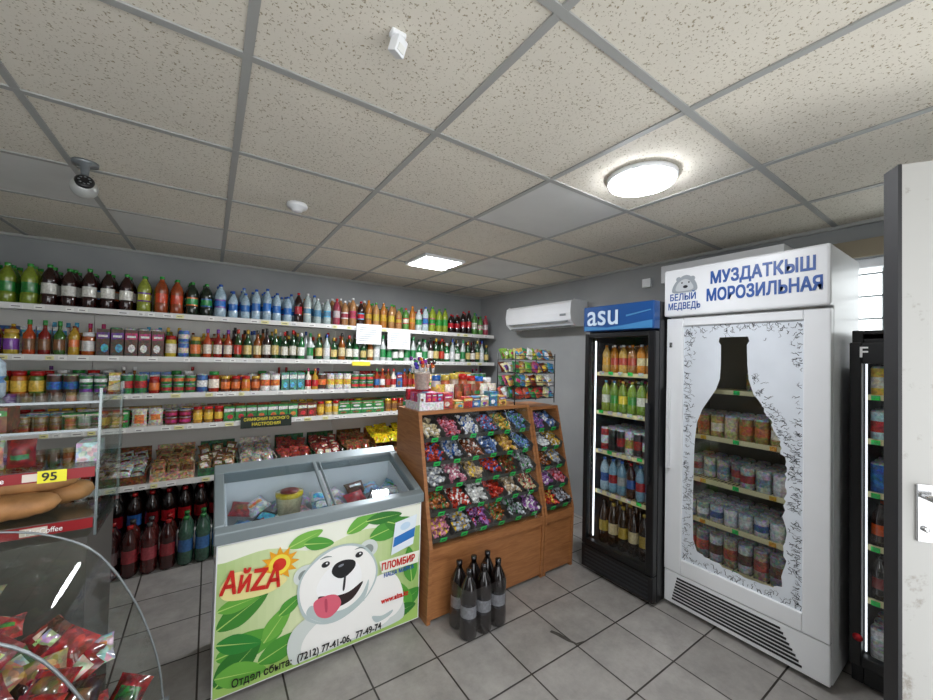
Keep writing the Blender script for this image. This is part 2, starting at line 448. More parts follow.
# ================================================================== GONDOLA SHELVING
SX0, SX1 = -1.7, 2.95
SZ = [1.79, 1.45, 1.17, .925, .52]
SF = [3.74, 3.72, 3.70, 3.68, 3.60]
e = empty("grocery_shelving")
m = MB(); m.box(SX0, SX1, 4.085, 4.115, .0, 1.789)
for i in range(6):
    xx = SX0+i*.93; m.box(xx-.015, xx+.015, 4.06, 4.085, 0, 1.789)
m.build("back_panel", [pbr("perforated_panel", "e2e1db", .5)], e)
m = MB()
for z, f in zip(SZ, SF):
    m.box(SX0, SX1, f, 4.084, z-.022, z)
    m.box(SX0, SX1, f-.006, f, z-.034, z+.006)
m.box(SX0, SX1, 3.55, 4.084, .0, .14)
m.build("shelf_boards", [SHELFW], e)
m = MB()
for z, f in zip(SZ, SF):
    x = SX0+.05
    while x < SX1-.1:
        c = random.choice(cs("f3f3ee f3f3ee f3f3ee e8e4a2 f3f3ee e8e8e8"))
        ww = random.choice([.04, .05, .06]); hh = .026
        m.box(x, x+ww, f-.009, f-.006, z-.03, z-.03+hh, c)
        m.box(x+.008, x+ww-.012, f-.0098, f-.009, z-.02, z-.015, H("55524e"))
        x += ww+random.choice([.02, .05, .1, .16])
m.build("price_tags", [PRINT], e)

def grad(x, segs):
    for a, b_, v in segs:
        if a <= x < b_: return v
    return segs[-1][2]
segsA = [(-2, -1.16, ('4c7a26', '2f8a35', '1f9a3e')), (-1.16, -1.0, ('7c8f2a', '2b7f37', '3aa040')), (-1.0, -.48, ('2a0d0a', 'd9d9d0', '2d9a3a')), (-.48, -.32, ('8f9a3a', 'cfc94a', '2f9a3a')),
         (-.32, -.24, ('a04a22', 'd94a20', '2f9a3a')), (-.24, .05, ('1d2a1c', '2c8f4a', '2f9a3a')), (.05, .65, ('a3bccb', '2b6fc0', '2a5fc0')), (.65, 1.0, ('a9b9b8', '5a8fb0', 'd9d9d9')),
         (1.0, 1.35, ('a5764a', 'a23a4a', 'e8e8e8')), (1.35, 1.65, ('a87a4a', 'b8a03a', '2f9a3a')), (1.65, 2.1, ('4f7f3a', 'c8c8b0', 'd03030')), (2.1, 2.3, ('8fa02f', '2f9a3a', '2f9a3a')), (2.3, 3, ('1a0b09', 'b8202a', 'c8202a'))]
m = MB()
for rowy, dy in ((3.80, 0), (3.90, .02), (4.0, .03)):
    x = SX0+.07
    while x < SX1-.05:
        l, lb, cp = grad(x+random.uniform(-.06, .06), segsA)
        if x > .65 and random.random() < .4: l, lb, cp = random.choice([('a86a2a', 'b8902a', 'c87a20'), ('4f7f3a', 'c8c8b0', '2f9a3a'), ('983a4a', 'd0c0c0', 'd03030'), ('b8c8cc', '3a7fc0', '2a5fc0'), ('2a100a', 'b8202a', 'c8202a'), ('c0c8c8', '3a9a5a', 'd8d8d8')])
        hh = .285 if x < .1 else random.choice([.23, .25, .27, .285])
        r = .043 if x < .1 else .036
        pet(m, x, rowy, SZ[0]+.0005, hh*random.uniform(.95, 1.03), r, jit(H(l)), jit(H(lb)), H(cp), pick(BRIGHT) if random.random() < .4 else None)
        x += r*2+random.uniform(.006, .02)
m.build("soda_bottles", [PROD, PET])
m = MB()
LIQ = [('173a1e', 'e6e2d2', 'b02020'), ('1c4a24', 'd9c27a', 'c9a23a'), ('2a1410', 'e9e5d9', '202020'), ('b8c4c0', 'e8e8e8', '2a4fa0'), ('8a4a12', 'e0d0a0', '1a1a1a'), ('1f6a35', 'f0f0e8', 'f0f0f0'), ('c9cfcc', '2c8a4a', '2c8a4a'), ('2a4a22', 'c83a2a', 'c83a2a')]
for rowy in (3.79, 3.90, 4.0):
    x = SX0+.06
    k = 0; left = 0
    while x < SX1-.05:
        if x < .15:
            if left <= 0: k = random.randrange(5); left = random.randint(1, 3); sp_ = (pick(BRIGHT), pick(BRIGHT), pick(CANS))
            left -= 1
            if k == 0: can(m, x, rowy, SZ[1]+.0005, .12, .036, sp_[2], sp_[0]); can(m, x, rowy, SZ[1]+.121, .10, .036, sp_[2], sp_[1]); x += .078
            elif k == 1: jar(m, x, rowy, SZ[1]+.0005, .17, .036, pick(cs("a8521c 7a2a18 c8b23a 4a6a2a")), sp_[0], pick(cs("c8a040 b02020 e8e8e8"))); x += .08
            elif k == 2: spirit(m, x, rowy, SZ[1]+.0005, .24, .031, pick(cs("8a1a12 a8401a 3f6a2a")), sp_[0], sp_[1]); x += .072
            elif k == 3: pet(m, x, rowy, SZ[1]+.0005, .21, .03, pick(cs("b9932a c3a23a 8a4a20 d9d0b0")), sp_[0], pick(cs("7a3a1a d02020 e8c040"))); x += .075
            else: carton(m, x, rowy, SZ[1]+.0005, .07, .06, .2, sp_[2], sp_[0], sp_[1]); x += .078
        else:
            l, lb, cp = random.choice(LIQ) if (x < 1.5 or x > 2.0) else random.choice([('c9cfcc', '2c8a4a', '2c8a4a'), ('1f6a35', 'f0f0e8', 'f0f0f0')])
            spirit(m, x, rowy, SZ[1]+.0005, random.choice([.22, .25, .27]), random.choice([.03, .033]), jit(H(l)), jit(H(lb)), H(cp)); x += random.uniform(.068, .078)
m.build("liquor_bottles", [PROD, PET])
m = MB()
for rowy in (3.77, 3.87, 3.97):
    x = SX0+.06; left = 0
    while x < SX1-.06:
        if left <= 0: k = random.randrange(6); left = random.randint(1, 3); c1, c2, c3 = pick(CANS), pick(BRIGHT), pick(BRIGHT)
        left -= 1
        z = SZ[2]+.0005
        if k == 0: can(m, x, rowy, z, .15, .038, jit(c1), jit(c2)); x += .08
        elif k == 1: jar(m, x, rowy, z, .17, .038, pick(cs("9a2a16 b86a20 5a7a2a e8dcc0")), jit(c2), pick(cs("c02020 e8e8e8 2a8a3a"))); x += .082
        elif k == 2: jar(m, x, rowy, z, .13, .034, pick(cs("982018 b88020 7a3a1a")), jit(c2), pick(cs("c02020 d8b040"))); x += .074
        elif k == 3: can(m, x, rowy, z, .07, .036, jit(c1), jit(c2)); can(m, x, rowy, z+.071, .07, .036, jit(c1), jit(c3)); x += .076
        elif k == 4: carton(m, x, rowy, z, .06, .05, .16, c1, c2, c3); x += .066
        else: spirit(m, x, rowy, z, .20, .028, pick(cs("983216 b89030 7a4a1a e8e0d0")), c2, c3); x += .062
m.build("canned_food", [PROD, PET])
m = MB()
for rowy in (3.76, 3.88, 4.0):
    x = SX0+.08; left = 0
    while x < SX1-.08:
        if left <= 0: k = random.randrange(5); left = random.randint(2, 4); c1, c2, c3 = pick(cs("2f8238 a82a24 b85424 3a924c c09a38 7a3020 1f7a44 e0d8c8")), pick(BRIGHT), pick(BRIGHT)
        left -= 1
        z = SZ[3]+.0005
        if k == 0: carton(m, x, rowy, z, .075, .06, .12, jit(c1), c2, c3); x += .082
        elif k == 1: can(m, x, rowy, z, .055, .04, jit(c1), c2); can(m, x, rowy, z+.056, .055, .04, jit(c1), c3); x += .084
        elif k == 2: pillow(m, x, rowy, z, .09, .13, .04, jit(c1), c2); x += .096
        elif k == 3: jar(m, x, rowy, z, .13, .033, pick(cs("b0802a 902018 d8c8a0")), c2, pick(cs("c02020 e8c030"))); x += .072
        else: carton(m, x, rowy, z, .11, .08, .06, jit(c1), c2, c3); carton(m, x, rowy, z+.0605, .11, .08, .06, jit(c1), c3, c2); x += .116
m.build("grocery_packets", [PROD, PET])
m = MB()
x = -1.5
tw = .27
while x < 2.6:
    z = SZ[4]+.0005; y0 = 3.63
    card = pick(cs("4a2a1a b8a080 2a5a3a 8a5a3a e0d8c8 6a4a2a"))
    T = Matrix.Translation((x, y0, z))
    m.box(0, tw, 0, .40, 0, .012, card, T=T); m.box(0, tw, 0, .008, .012, .06, card, T=T); m.box(0, .008, .008, .40, .012, .09, card, T=T)
    m.box(tw-.008, tw, .008, .40, .012, .09, card, T=T); m.box(0.008, tw-.008, .39, .40, .012, .20, card, T=T)
    if x < 1.35:
        c1 = pick(cs("7a5a3a a8845a c0b498 5a4434 8a3a34 b8b4ac c8c8c4 3a2a22")); c2 = pick(cs("6a4028 c0a880 9a3a30 d8d0c0")); 
    else: c1 = H("ead024"); c2 = pick(cs("e0c020 2a7a3a f0e8b8"))
    for i in range(3):
        for j in range(6):
            R = Matrix.Rotation(-.9+random.uniform(-.2, .2), 4, 'X') @ Matrix.Rotation(random.uniform(-.35, .35), 4, 'Y')
            pillow(m, x+.05+i*.083, y0+.04+j*.05, z+.04+j*.014+(.06 if x > 1.3 else 0), .08, .10, .03, jit(c1, .3), jit(c2, .2), R, 6)
    x += tw+.02
m.build("biscuit_trays", [FOIL])
m = MB()
for rowy in (3.63, 3.75, 3.87):
    x = -1.2
    while x < 1.6:
        l, lb, cp = random.choice([('120706', 'a01820', '901018'), ('0d0908', '701018', '202020'), ('1a0a06', '2a5a9a', 'c02020'), ('120706', '6a1418', 'a01818')])
        pet(m, x, rowy, .1405, .32, .046, H(l), jit(H(lb)), H(cp)); x += .098
for rowy in (3.34, 3.45):
    x = -1.0
    while x < .9:
        l, lb, cp = random.choice([('3a1410', '8a2a30', 'a01818'), ('4a1a18', '983a42', '3a3a3a'), ('2a1010', '6a5a5a', '8a1818')]) if x < -.12 or x > .1 else ('3a5a4a', '3a6aa0', '2a7a3a')
        pet(m, x, rowy, .0005, .33, .047, H(l), jit(H(lb)), H(cp)); x += .1
m.build("cola_bottles", [PROD, PET])
e = empty("shelf_sign")
m = MB(); m.box(.23, .62, 3.664, 3.668, .865, .965); m.build("board", [pbr("sign_black_green", "16261a", .4)], e)
ym = pbr("sign_yellow", "f0e040", .5)
text("СИМФОНИЯ ВКУСНОГО", .036, MY(.25, 3.6635, .925), ym, "line_1", e, bold=.001, xs=.82)
text("НАСТРОЕНИЯ", .036, MY(.31, 3.6635, .883), ym, "line_2", e, bold=.001, xs=.9)
nm = pbr("paper_white", "eceeee", .7); ink = pbr("ink_dark", "6a6c74", .7)
for k, (xx, zz) in enumerate(((1.20, 1.62), (1.53, 1.58))):
    e = empty("paper_notice")
    m = MB(); m.box(xx, xx+.26, 3.724, 3.727, zz, zz+.2); m.build("sheet", [nm], e)
    m = MB()
    for i in range(7): m.box(xx+.03, xx+.15+random.uniform(0, .08), 3.7225, 3.7238, zz+.03+i*.022, zz+.034+i*.022)
    m.build("printed_lines", [ink], e)
e = empty("price_card")
m = MB(); m.box(1.16, 1.34, 3.699, 3.702, 1.40, 1.44, (1, 1, 1, 1)); m.build("card", [ym], e)

# ================================================================== CHEST FREEZER
e = empty("ice_cream_chest_freezer")
X0, X1, Y0, Y1, ZF, ZB = .05, 1.02, 1.92, 2.36, .735, .885
m = MB()
def trap(mb, xa, xb, ya, yb, za, zfa, zfb, mi=0):
    i = [mb.av(p) for p in ((xa, ya, za), (xb, ya, za), (xb, yb, za), (xa, yb, za), (xa, ya, zfa), (xb, ya, zfa), (xb, yb, zfb), (xa, yb, zfb))]
    for q in ((0, 3, 2, 1), (4, 5, 6, 7), (0, 1, 5, 4), (1, 2, 6, 5), (2, 3, 7, 6), (3, 0, 4, 7)): mb.face([i[k] for k in q], (1, 1, 1, 1), mi)
def zt(y): return ZF+(ZB-ZF)*(y-Y0)/(Y1-Y0)
dr = -.05
trap(m, X0, X1, Y0, Y0+.04, .03, zt(Y0)+dr, zt(Y0+.04)+dr)
trap(m, X0, X1, Y1-.04, Y1, .03, zt(Y1-.04)+dr, zt(Y1)+dr)
trap(m, X0, X0+.04, Y0+.04, Y1-.04, .03, zt(Y0+.04)+dr, zt(Y1-.04)+dr)
trap(m, X1-.04, X1, Y0+.04, Y1-.04, .03, zt(Y0+.04)+dr, zt(Y1-.04)+dr)
m.box(X0+.04, X1-.04, Y0+.04, Y1-.04, .03, .54)
for fx in (X0+.08, X1-.08):
    for fy in (Y0+.07, Y1-.07): m.lathe([(0, 0), (.025, 0), (.025, .031)], (fx, fy, 0), 12, (1, 1, 1, 1))
m.build("insulated_body", [WHITE], e)
m = MB()
rim = pbr("freezer_rim_grey", "7f8a8d", .35, .2)
o = .012
trap(m, X0-o, X1+o, Y0-o, Y0+.03, zt(Y0)-.055, zt(Y0-o), zt(Y0+.03)); trap(m, X0-o, X1+o, Y1-.04, Y1+o, zt(Y1)-.07, zt(Y1-.04)+.005, zt(Y1+o)+.02)
def bar(mb, xa, xb, ya, yb, t0, t1):
    i = [mb.av(p) for p in ((xa, ya, zt(ya)+t0), (xb, ya, zt(ya)+t0), (xb, yb, zt(yb)+t0), (xa, yb, zt(yb)+t0), (xa, ya, zt(ya)+t1), (xb, ya, zt(ya)+t1), (xb, yb, zt(yb)+t1), (xa, yb, zt(yb)+t1))]
    for q in ((0, 3, 2, 1), (4, 5, 6, 7), (0, 1, 5, 4), (1, 2, 6, 5), (2, 3, 7, 6), (3, 0, 4, 7)): mb.face([i[k] for k in q], (1, 1, 1, 1), 0)
bar(m, X0-o, X0+.03, Y0+.03, Y1-.04, -.06, .004); bar(m, X1-.03, X1+o, Y0+.03, Y1-.04, -.06, .004)
bar(m, .51, .53, Y0+.03, Y1-.04, -.01, .008); bar(m, .545, .555, Y0+.03, Y1-.04, -.02, .004)
m.build("lid_frame", [rim], e, .006)
m = MB(); bar(m, X0+.03, .51, Y0+.03, Y1-.04, .0, .003); bar(m, .555, X1-.03, Y0+.03, Y1-.04, -.012, -.009); m.build("sliding_glass_lids", [glass_mat("lid_glass", (.88, .92, .94, 1), .6, .03, .04)], e)
m = MB()
for i in range(9):
    for j in range(4):
        px_ = X0+.10+i*.098+random.uniform(-.01, .01); py_ = Y0+.09+j*.075
        R = Matrix.Rotation(-1.1+random.uniform(-.3, .3), 4, 'X') @ Matrix.Rotation(random.uniform(-.8, .8), 4, 'Y')
        pillow(m, px_, py_-.03, .575+j*.028+random.uniform(0, .03), .115, .085, .045, pick(cs("b8b8ba 2a4f90 a8a8b0 5a3a2a b08a90 a8303a c8c8c8 7a98b0 3a3a3e 2a2a30")), pick(BRIGHT), R)
m.lathe([(0, 0), (.055, 0), (.065, .10), (.068, .105), (.068, .12), (0, .12)], (.37, 2.17, .655), 20, [H("e8d9a8"), H("e8d9a8"), H("e0c21f"), H("e0c21f"), H("d8b81f")], 1)
m.lathe([(0, 0), (.045, 0), (.045, .008), (0, .008)], (.37, 2.17, .7755), 20, H("8a2a1f"))
m.build("frozen_treats", [PROD, PET], e)
a = MB()
layer = [0]
px0, px1, pz0, pz1 = X0+.005, X1-.005, .035, .672
def art(pts, c):
    layer[0] += 1
    yy = Y0-.0008-.00014*layer[0]
    a.poly([(min(px1, max(px0, p[0])), yy, min(pz1, max(pz0, p[1]))) for p in pts], H(c) if isinstance(c, str) else c)
nb = 30
for i in range(nb):
    t0, t1 = i/nb, (i+1)/nb
    c0 = H("e9efc4"); c1 = H("8fbc52")
    t = min(1, abs(i/nb-.42)*1.5)
    cc = tuple(c0[k]*(1-t)+c1[k]*t for k in range(3))+(1,)
    xa = px0+(px1-px0)*t0; xb = px0+(px1-px0)*t1
    a.poly([(xa, Y0-.0008, pz0), (xb, Y0-.0008, pz0), (xb, Y0-.0008, pz1), (xa, Y0-.0008, pz1)], cc)
art(smooth([(px0, .67), (px0, .60), (.25, .615), (.45, .56), (.7, .60), (px1, .55), (px1, .67), (.5, .672)]), "f3f5e6")
art([(px0, .10), (.2, .115), (.5, .105), (.8, .115), (px1, .10), (px1, .036), (px0, .036)], "a9cf6c")
def leaf(x, z, L, wd, ang, c, c2):
    pts = [(0, 0), (L*.3, wd), (L*.7, wd*.8), (L, 0), (L*.7, -wd*.8), (L*.3, -wd)]
    R = lambda p: (x+p[0]*math.cos(ang)-p[1]*math.sin(ang), z+p[0]*math.sin(ang)+p[1]*math.cos(ang))
    art([R(p) for p in smooth(pts, 4)], c)
    art([R(p) for p in ((0, .002), (L*.95, 0), (0, -.004))], c2)
for (x, z, L, wd, an, c) in ((.06, .32, .22, .05, .5, "3f8a2f"), (.06, .20, .26, .06, .1, "5aa63a"), (.06, .08, .22, .06, .7, "2f7a2a"), (.06, .12, .20, .05, -.2, "6fb545"), (.06, .26, .18, .04, -.3, "2f8a35"),
                            (.22, .12, .22, .05, .3, "4c9a35"), (.24, .20, .18, .04, .9, "6fb545"), (.06, .40, .16, .03, .1, "69b040"), (.3, .3, .12, .03, .6, "4f9d38"), (.72, .55, .25, .05, .2, "4f9d38"), (.80, .62, .2, .04, -.4, "3f8a2f"), (.60, .60, .2, .035, .5, "69b040"), (.7, .64, .2, .03, 0, "2f7a2a"),
                            (.85, .12, .2, .05, .4, "3f8f33"), (.95, .08, .2, .05, 1.9, "5aa63a"), (.8, .10, .2, .04, .1, "2f7a2a"), (.33, .60, .16, .03, .3, "7cba4c"), (.40, .60, .14, .03, -.2, "4f9d38"), (.97, .25, .2, .04, 1.7, "4f9d38")):
    leaf(x, z, L, wd, an, c, "b5d874")
sp = []
for i in range(24):
    r = .085 if i % 2 == 0 else .052
    sp.append((.295+r*math.cos(2*PI*i/24), .535+r*.95*math.sin(2*PI*i/24)))
art(sp, "f0a81c"); art(ell(.295, .535, .045, .045), "f6e04a"); art(ell(.295, .535, .028, .028), "d8321f")
art(smooth([(.065, .49), (.12, .55), (.25, .51), (.33, .46), (.25, .42), (.1, .435)]), "f4e9a0")
FUR, SH, SH2 = "fbfaf6", "d9e0dc", "bccaca"
art(smooth([(.36, .06), (.34, .16), (.40, .24), (.60, .28), (.80, .27), (.90, .20), (.93, .10), (.88, .06), (.6, .055), (.42, .05)]), SH)
art(smooth([(.42, .07), (.41, .15), (.50, .22), (.66, .24), (.80, .20), (.85, .12), (.80, .075), (.6, .065)]), FUR)
art(smooth([(.70, .26), (.74, .33), (.84, .34), (.90, .27), (.92, .16), (.86, .10), (.76, .12), (.72, .18)]), FUR)
art(smooth([(.745, .14), (.80, .125), (.86, .135), (.84, .11), (.77, .10)]), SH2)
art(ell(.405, .455, .05, .045, .4), SH); art(ell(.405, .452, .028, .026), "8a9490")
art(ell(.715, .50, .05, .045, -.3), SH); art(ell(.713, .495, .028, .026), "8a9490")
art(smooth([(.375, .36), (.39, .45), (.47, .53), (.58, .555), (.69, .52), (.755, .43), (.765, .34), (.71, .25), (.60, .19), (.50, .19), (.41, .25)]), SH2)
art(smooth([(.385, .36), (.40, .45), (.48, .52), (.58, .545), (.68, .51), (.745, .43), (.755, .34), (.70, .25), (.60, .20), (.50, .20), (.42, .26)]), FUR)
art(smooth([(.44, .30), (.50, .25), (.60, .23), (.68, .27), (.72, .34), (.70, .25), (.60, .20), (.50, .20), (.42, .26)]), SH2)
art(smooth([(.46, .36), (.50, .44), (.58, .47), (.66, .44), (.68, .35), (.62, .28), (.52, .28)]), "ffffff")
art(smooth([(.47, .33), (.50, .265), (.56, .25), (.64, .27), (.69, .34), (.62, .31), (.55, .31)]), "2a1a1c")
art(smooth([(.45, .31), (.47, .24), (.53, .215), (.58, .26), (.56, .31), (.51, .325)]), "e0657a")
art(smooth([(.50, .305), (.505, .25), (.515, .25), (.512, .305)]), "c04860")
art(smooth([(.53, .43), (.545, .465), (.59, .475), (.64, .46), (.645, .425), (.60, .39), (.56, .395)]), "15161a")
art(ell(.575, .452, .014, .006, .2), "8a8f98")
art(smooth([(.592, .395), (.586, .33), (.596, .33), (.601, .395)]), "2a2a2e")
for ex, ez in ((.500, .478), (.665, .482)):
    art(ell(ex, ez, .020, .014, .1), "1a1a1e"); art(ell(ex+.005, ez+.004, .005, .004), "ffffff")
art(smooth([(.47, .508), (.50, .518), (.53, .508), (.50, .511)]), "7a8684"); art(smooth([(.64, .513), (.67, .520), (.70, .502), (.67, .513)]), "7a8684")
art([(.84, .43), (.97, .46), (.99, .62), (.86, .60)], "e8f2fa"); art([(.85, .47), (.975, .50), (.98, .55), (.857, .52)], "2a74c0"); art(ell(.92, .57, .03, .02, .2), "c8e0f4")
art([(.775, .415), (.79, .35), (1.005, .35), (1.01, .415)], "f3f5e6")
a.build("front_artwork", [PRINT], e)
yy = Y0-.0135
red = pbr("print_red", "d02418", .4); blk = pbr("print_black", "1a1a16", .4); blu = pbr("print_blue", "1f58b0", .4); wht = pbr("print_white", "f4f4f4", .4)
text("АйZА", .13, MY(.062, yy, .47) @ Matrix.Rotation(-.14, 4, 'Z'), red, "logo_text", e, bold=.006, xs=.70)
text("ПЛОМБИР", .05, MY(.785, yy, .365), red, "flavour_text", e, bold=.003, xs=.76)
text("НАША МАРКА", .03, MY(.80, yy, .325), blu, "flavour_text_small", e, xs=.85, bold=.001)
text("www.aiza.kz", .038, MY(.79, yy, .19), red, "web_text", e, bold=.002, xs=.82)
text("Отдел сбыта:  (7212) 77-41-06,  77-49-74", .047, MY(.12, yy, .062), blk, "phone_text", e, bold=.0015, xs=.80)

# ================================================================== CANDY RACKS
wood, nt, b = new_mat("orange_brown_wood")
tc = nt.nodes.new("ShaderNodeTexCoord"); mp = nt.nodes.new("ShaderNodeMapping"); mp.inputs["Scale"].default_value = (3, 3, 26)
n1 = nt.nodes.new("ShaderNodeTexNoise"); n1.inputs["Scale"].default_value = 2; n1.inputs["Detail"].default_value = 6; n1.inputs["Distortion"].default_value = 1.2
rp = nt.nodes.new("ShaderNodeValToRGB"); rp.color_ramp.elements[0].position = .3; rp.color_ramp.elements[0].color = H("8e5a34"); rp.color_ramp.elements[1].position = .7; rp.color_ramp.elements[1].color = H("ad7648")
nt.links.new(tc.outputs["Object"], mp.inputs["Vector"]); nt.links.new(mp.outputs["Vector"], n1.inputs["Vector"]); nt.links.new(n1.outputs["Fac"], rp.inputs["Fac"]); nt.links.new(rp.outputs["Color"], b.inputs["Base Color"]); b.inputs["Roughness"].default_value = .4
GT = H("2fd060")
TRAY = pbr("tray_plastic_dark", "4a4846", .4)
BACK = pbr("dark_back_lining", "2c2420", .6)
def yz(z):
    return 1.86+(2.04-1.86)*(z-.42)/(1.16-.42)
def rack(X0, X1, ncol, ztop):
    e = empty("candy_display_rack")
    yb = 2.34
    m = MB()
    for xa, xb in ((X0, X0+.022), (X1-.022, X1)):
        i = [m.av(p) for x in (xa, xb) for p in ((x, 1.87, 0), (x, yb, 0), (x, yb, ztop), (x, yz(ztop), ztop), (x, 1.86, .42))]
        m.face(i[0:5], (1, 1, 1, 1)); m.face(i[5:][::-1], (1, 1, 1, 1))
        for k in range(5): k2 = (k+1) % 5; m.face((i[k], i[k+5], i[k2+5], i[k2]), (1, 1, 1, 1))
    m.box(X0+.022, X1-.022, yz(ztop)-.0, yb, ztop-.022, ztop)
    m.box(X0+.022, X1-.022, yb-.015, yb, .05, ztop-.022)
    m.box(X0+.022, X1-.022, 1.875, 1.893, .02, .36); m.box(X0+.022, X1-.022, 1.862, 1.893, .364, .42)
    m.box(X0+.022, X1-.022, 1.893, yb-.015, .39, .42)
    m.build("wooden_carcass", [wood], e)
    m = MB(); m2 = MB(); m3 = MB(); mg = MB()
    nr = 5; cw = (X1-X0-.048)/ncol
    m.box(X0+.023, X1-.023, yb-.02, yb-.016, .43, ztop-.023, m=1)
    for r in range(nr):
        z = .45+r*(ztop-.46-.03)/nr
        yf = yz(z)+.012
        T = Matrix.Translation((0, yf, z)) @ Matrix.Rotation(math.radians(26), 4, 'X')
        m.box(X0+.024, X1-.024, 0, .19, -.006, 0, T=T)
        m.box(X0+.024, X1-.024, .186, .19, 0, .06, m=1, T=T)
        m.box(X0+.024, X1-.024, -.004, 0, -.006, .022, T=T)
        for c in range(ncol+1):
            xx = X0+.024+c*cw
            m.box(max(X0+.024, xx-.0025), min(X1-.024, xx+.0025), 0, .186, 0, .046, T=T)
        for c in range(ncol):
            xc = X0+.024+cw*(c+.5)
            main = random.choice(cs("c8402e d8b048 a8602c e8e0d0 4a8a5a d88aa0 b87a52 7090c8 ececea 8a4a2a d8a860 a46ab0 dcdce0 d8c8a0 b0b4bc c8b090"))
            sec = random.choice(cs("f0eee8 c02a2a e8c040 2a5fa8 5a3020 f0eee8 3a8a4a"))
            for k in range(34):
                lx = xc+random.uniform(-.38, .38)*cw; t = random.random(); ly = .020+.140*t; lz = .012+random.uniform(0, .022)+.014*t
                p = T @ Vector((lx, ly, lz))
                candy(m2, p.x, p.y, p.z, .029, .0135, jit(main, .25), jit(sec, .1))
            Tt = T @ Matrix.Translation((xc, -.0065, .010))
            m3.box(-.022, .022, -.002, 0, -.015, .015, GT, T=Tt); m3.box(-.012, .011, -.0028, -.002, -.004, .005, H("12502a"), T=Tt)
    m.build("tray_shelves", [TRAY, BACK], e); m2.build("wrapped_candies", [PET], e); m3.build("green_price_tags", [PRINT], e)
    z0_, z1_ = .43, ztop-.02
    dy = -.006
    mg.poly([(X0+.022, yz(z0_)+dy, z0_), (X1-.022, yz(z0_)+dy, z0_), (X1-.022, yz(z1_)+dy, z1_), (X0+.022, yz(z1_)+dy, z1_)], (1, 1, 1, 1))
    mg.build("glass_front", [glass_mat("rack_glass", (.97, .98, .98, 1), .7, .03, .06)], e)
    return e
rack(1.048, 1.955, 6, 1.17)
rack(1.96, 2.258, 2, 1.15)

ZT = 1.1705
m = MB()
xx = 1.29
for i in range(7):
    c1 = pick([mute(c, .2) for c in cs("e8b040 c83a2a f0f0ea 3a8ac0 d87a30 2f8a4a d8c89a b84a6a")])
    hh = random.choice([.05, .07, .10])
    carton(m, xx, 2.12+random.uniform(-.01, .01), ZT, .066, .07, hh, c1, pick(BRIGHT), pick(BRIGHT))
    pillow(m, xx, 2.2, ZT, .07, .15, .04, pick(cs("d8b850 b84a3a f0e8d8 8a4a2a e8e0d0")), pick(BRIGHT))
    jar(m, xx+.01, 2.28, ZT, .2+random.uniform(-.03, .02), .034, pick(cs("d8a870 b8603a e8d8b0 e8e8e8 c8b8a8")), pick(BRIGHT), pick(cs("c02020 d8c050 2a6ac0 e8e8e8")))
    xx += .074
m.build("confectionery_boxes", [PROD, PET])
e = empty("chewing_gum_stand")
m = MB(); m.box(1.07, 1.24, 2.07, 2.27, ZT, ZT+.05, H("e8e8ea")); m.box(1.07, 1.24, 2.24, 2.27, ZT+.05, ZT+.12, H("c02a3a"))
for i in range(4):
    for j in range(3):
        carton(m, 1.092+i*.041, 2.09+j*.05, ZT+.05, .035, .04, .055, pick(cs("d87aa0 e8e8ea c8306a 6ab0d8")), pick(BRIGHT), pick(BRIGHT))
m.build("gum_boxes", [PROD, PET], e)
e = empty("lollipop_tub")
m = MB(); m.lathe([(0, 0), (.045, 0), (.052, .10), (.054, .10), (.054, .112), (0, .112)], (1.15, 2.20, ZT+.121), 20, H("d8c8b8"), 1)
for i in range(34):
    ax, ay = 1.15+random.uniform(-.075, .075), 2.20+random.uniform(-.04, .04); zz = ZT+.25+random.uniform(0, .06)
    m.box(ax-.0015, ax+.0015, ay-.0015, ay+.0015, ZT+.23, zz, H("f0f0f0"))
    pr = [(0, -.014), (.010, -.010), (.014, 0), (.010, .010), (0, .014)]
    m.lathe(pr, (ax, ay, zz+.01), 8, pick(cs("d8202a 4a3ac0 3a2a2a e87a20 3a9a4a 7a2a9a e8e8e8")), 1)
m.build("lollipops", [PROD, PET], e)
e = empty("wire_display_stand")
m = MB()
def rod(mb, p, q, r=.003):
    p, q = Vector(p), Vector(q); d = q-p
    T = d.to_track_quat('Z', 'Y').to_matrix().to_4x4()
    mb.lathe([(0, 0), (r, 0), (r, d.length), (0, d.length)], tuple(p), 6, (1, 1, 1, 1), 0, T)
for zz in (1.21, 1.30, 1.40, 1.50):
    for k in range(5):
        rod(m, (1.83, 2.06+k*.05, zz), (2.24, 2.06+k*.05, zz))
    for k in range(6): rod(m, (1.83+k*.082, 2.06, zz), (1.83+k*.082, 2.26, zz))
    rod(m, (1.83, 2.06, zz+.03), (2.24, 2.06, zz+.03))
for cx_ in (1.83, 2.24):
    for cy_ in (2.06, 2.26): rod(m, (cx_, cy_, 1.171), (cx_, cy_, 1.55), .004)
m.build("wire_frame", [BLACKP], e)
m = MB()
for zz in (1.2135, 1.3035, 1.4035, 1.5035):
    for j in range(4):
        for i in range(7):
            R = Matrix.Rotation(-.45+random.uniform(-.25, .2), 4, 'X') @ Matrix.Rotation(random.uniform(-.4, .4), 4, 'Y')
            pillow(m, 1.86+i*.06, 2.075+j*.045, zz+.004, .066, .082, .025, pick(cs("b8503a d8b860 3a9050 c85a80 e8e8e8 6a2a1a 8ab04a b8a080 4a8ab0 e0d8a0")), pick(BRIGHT), R)
m.build("snack_packets", [PROD, PET], e)

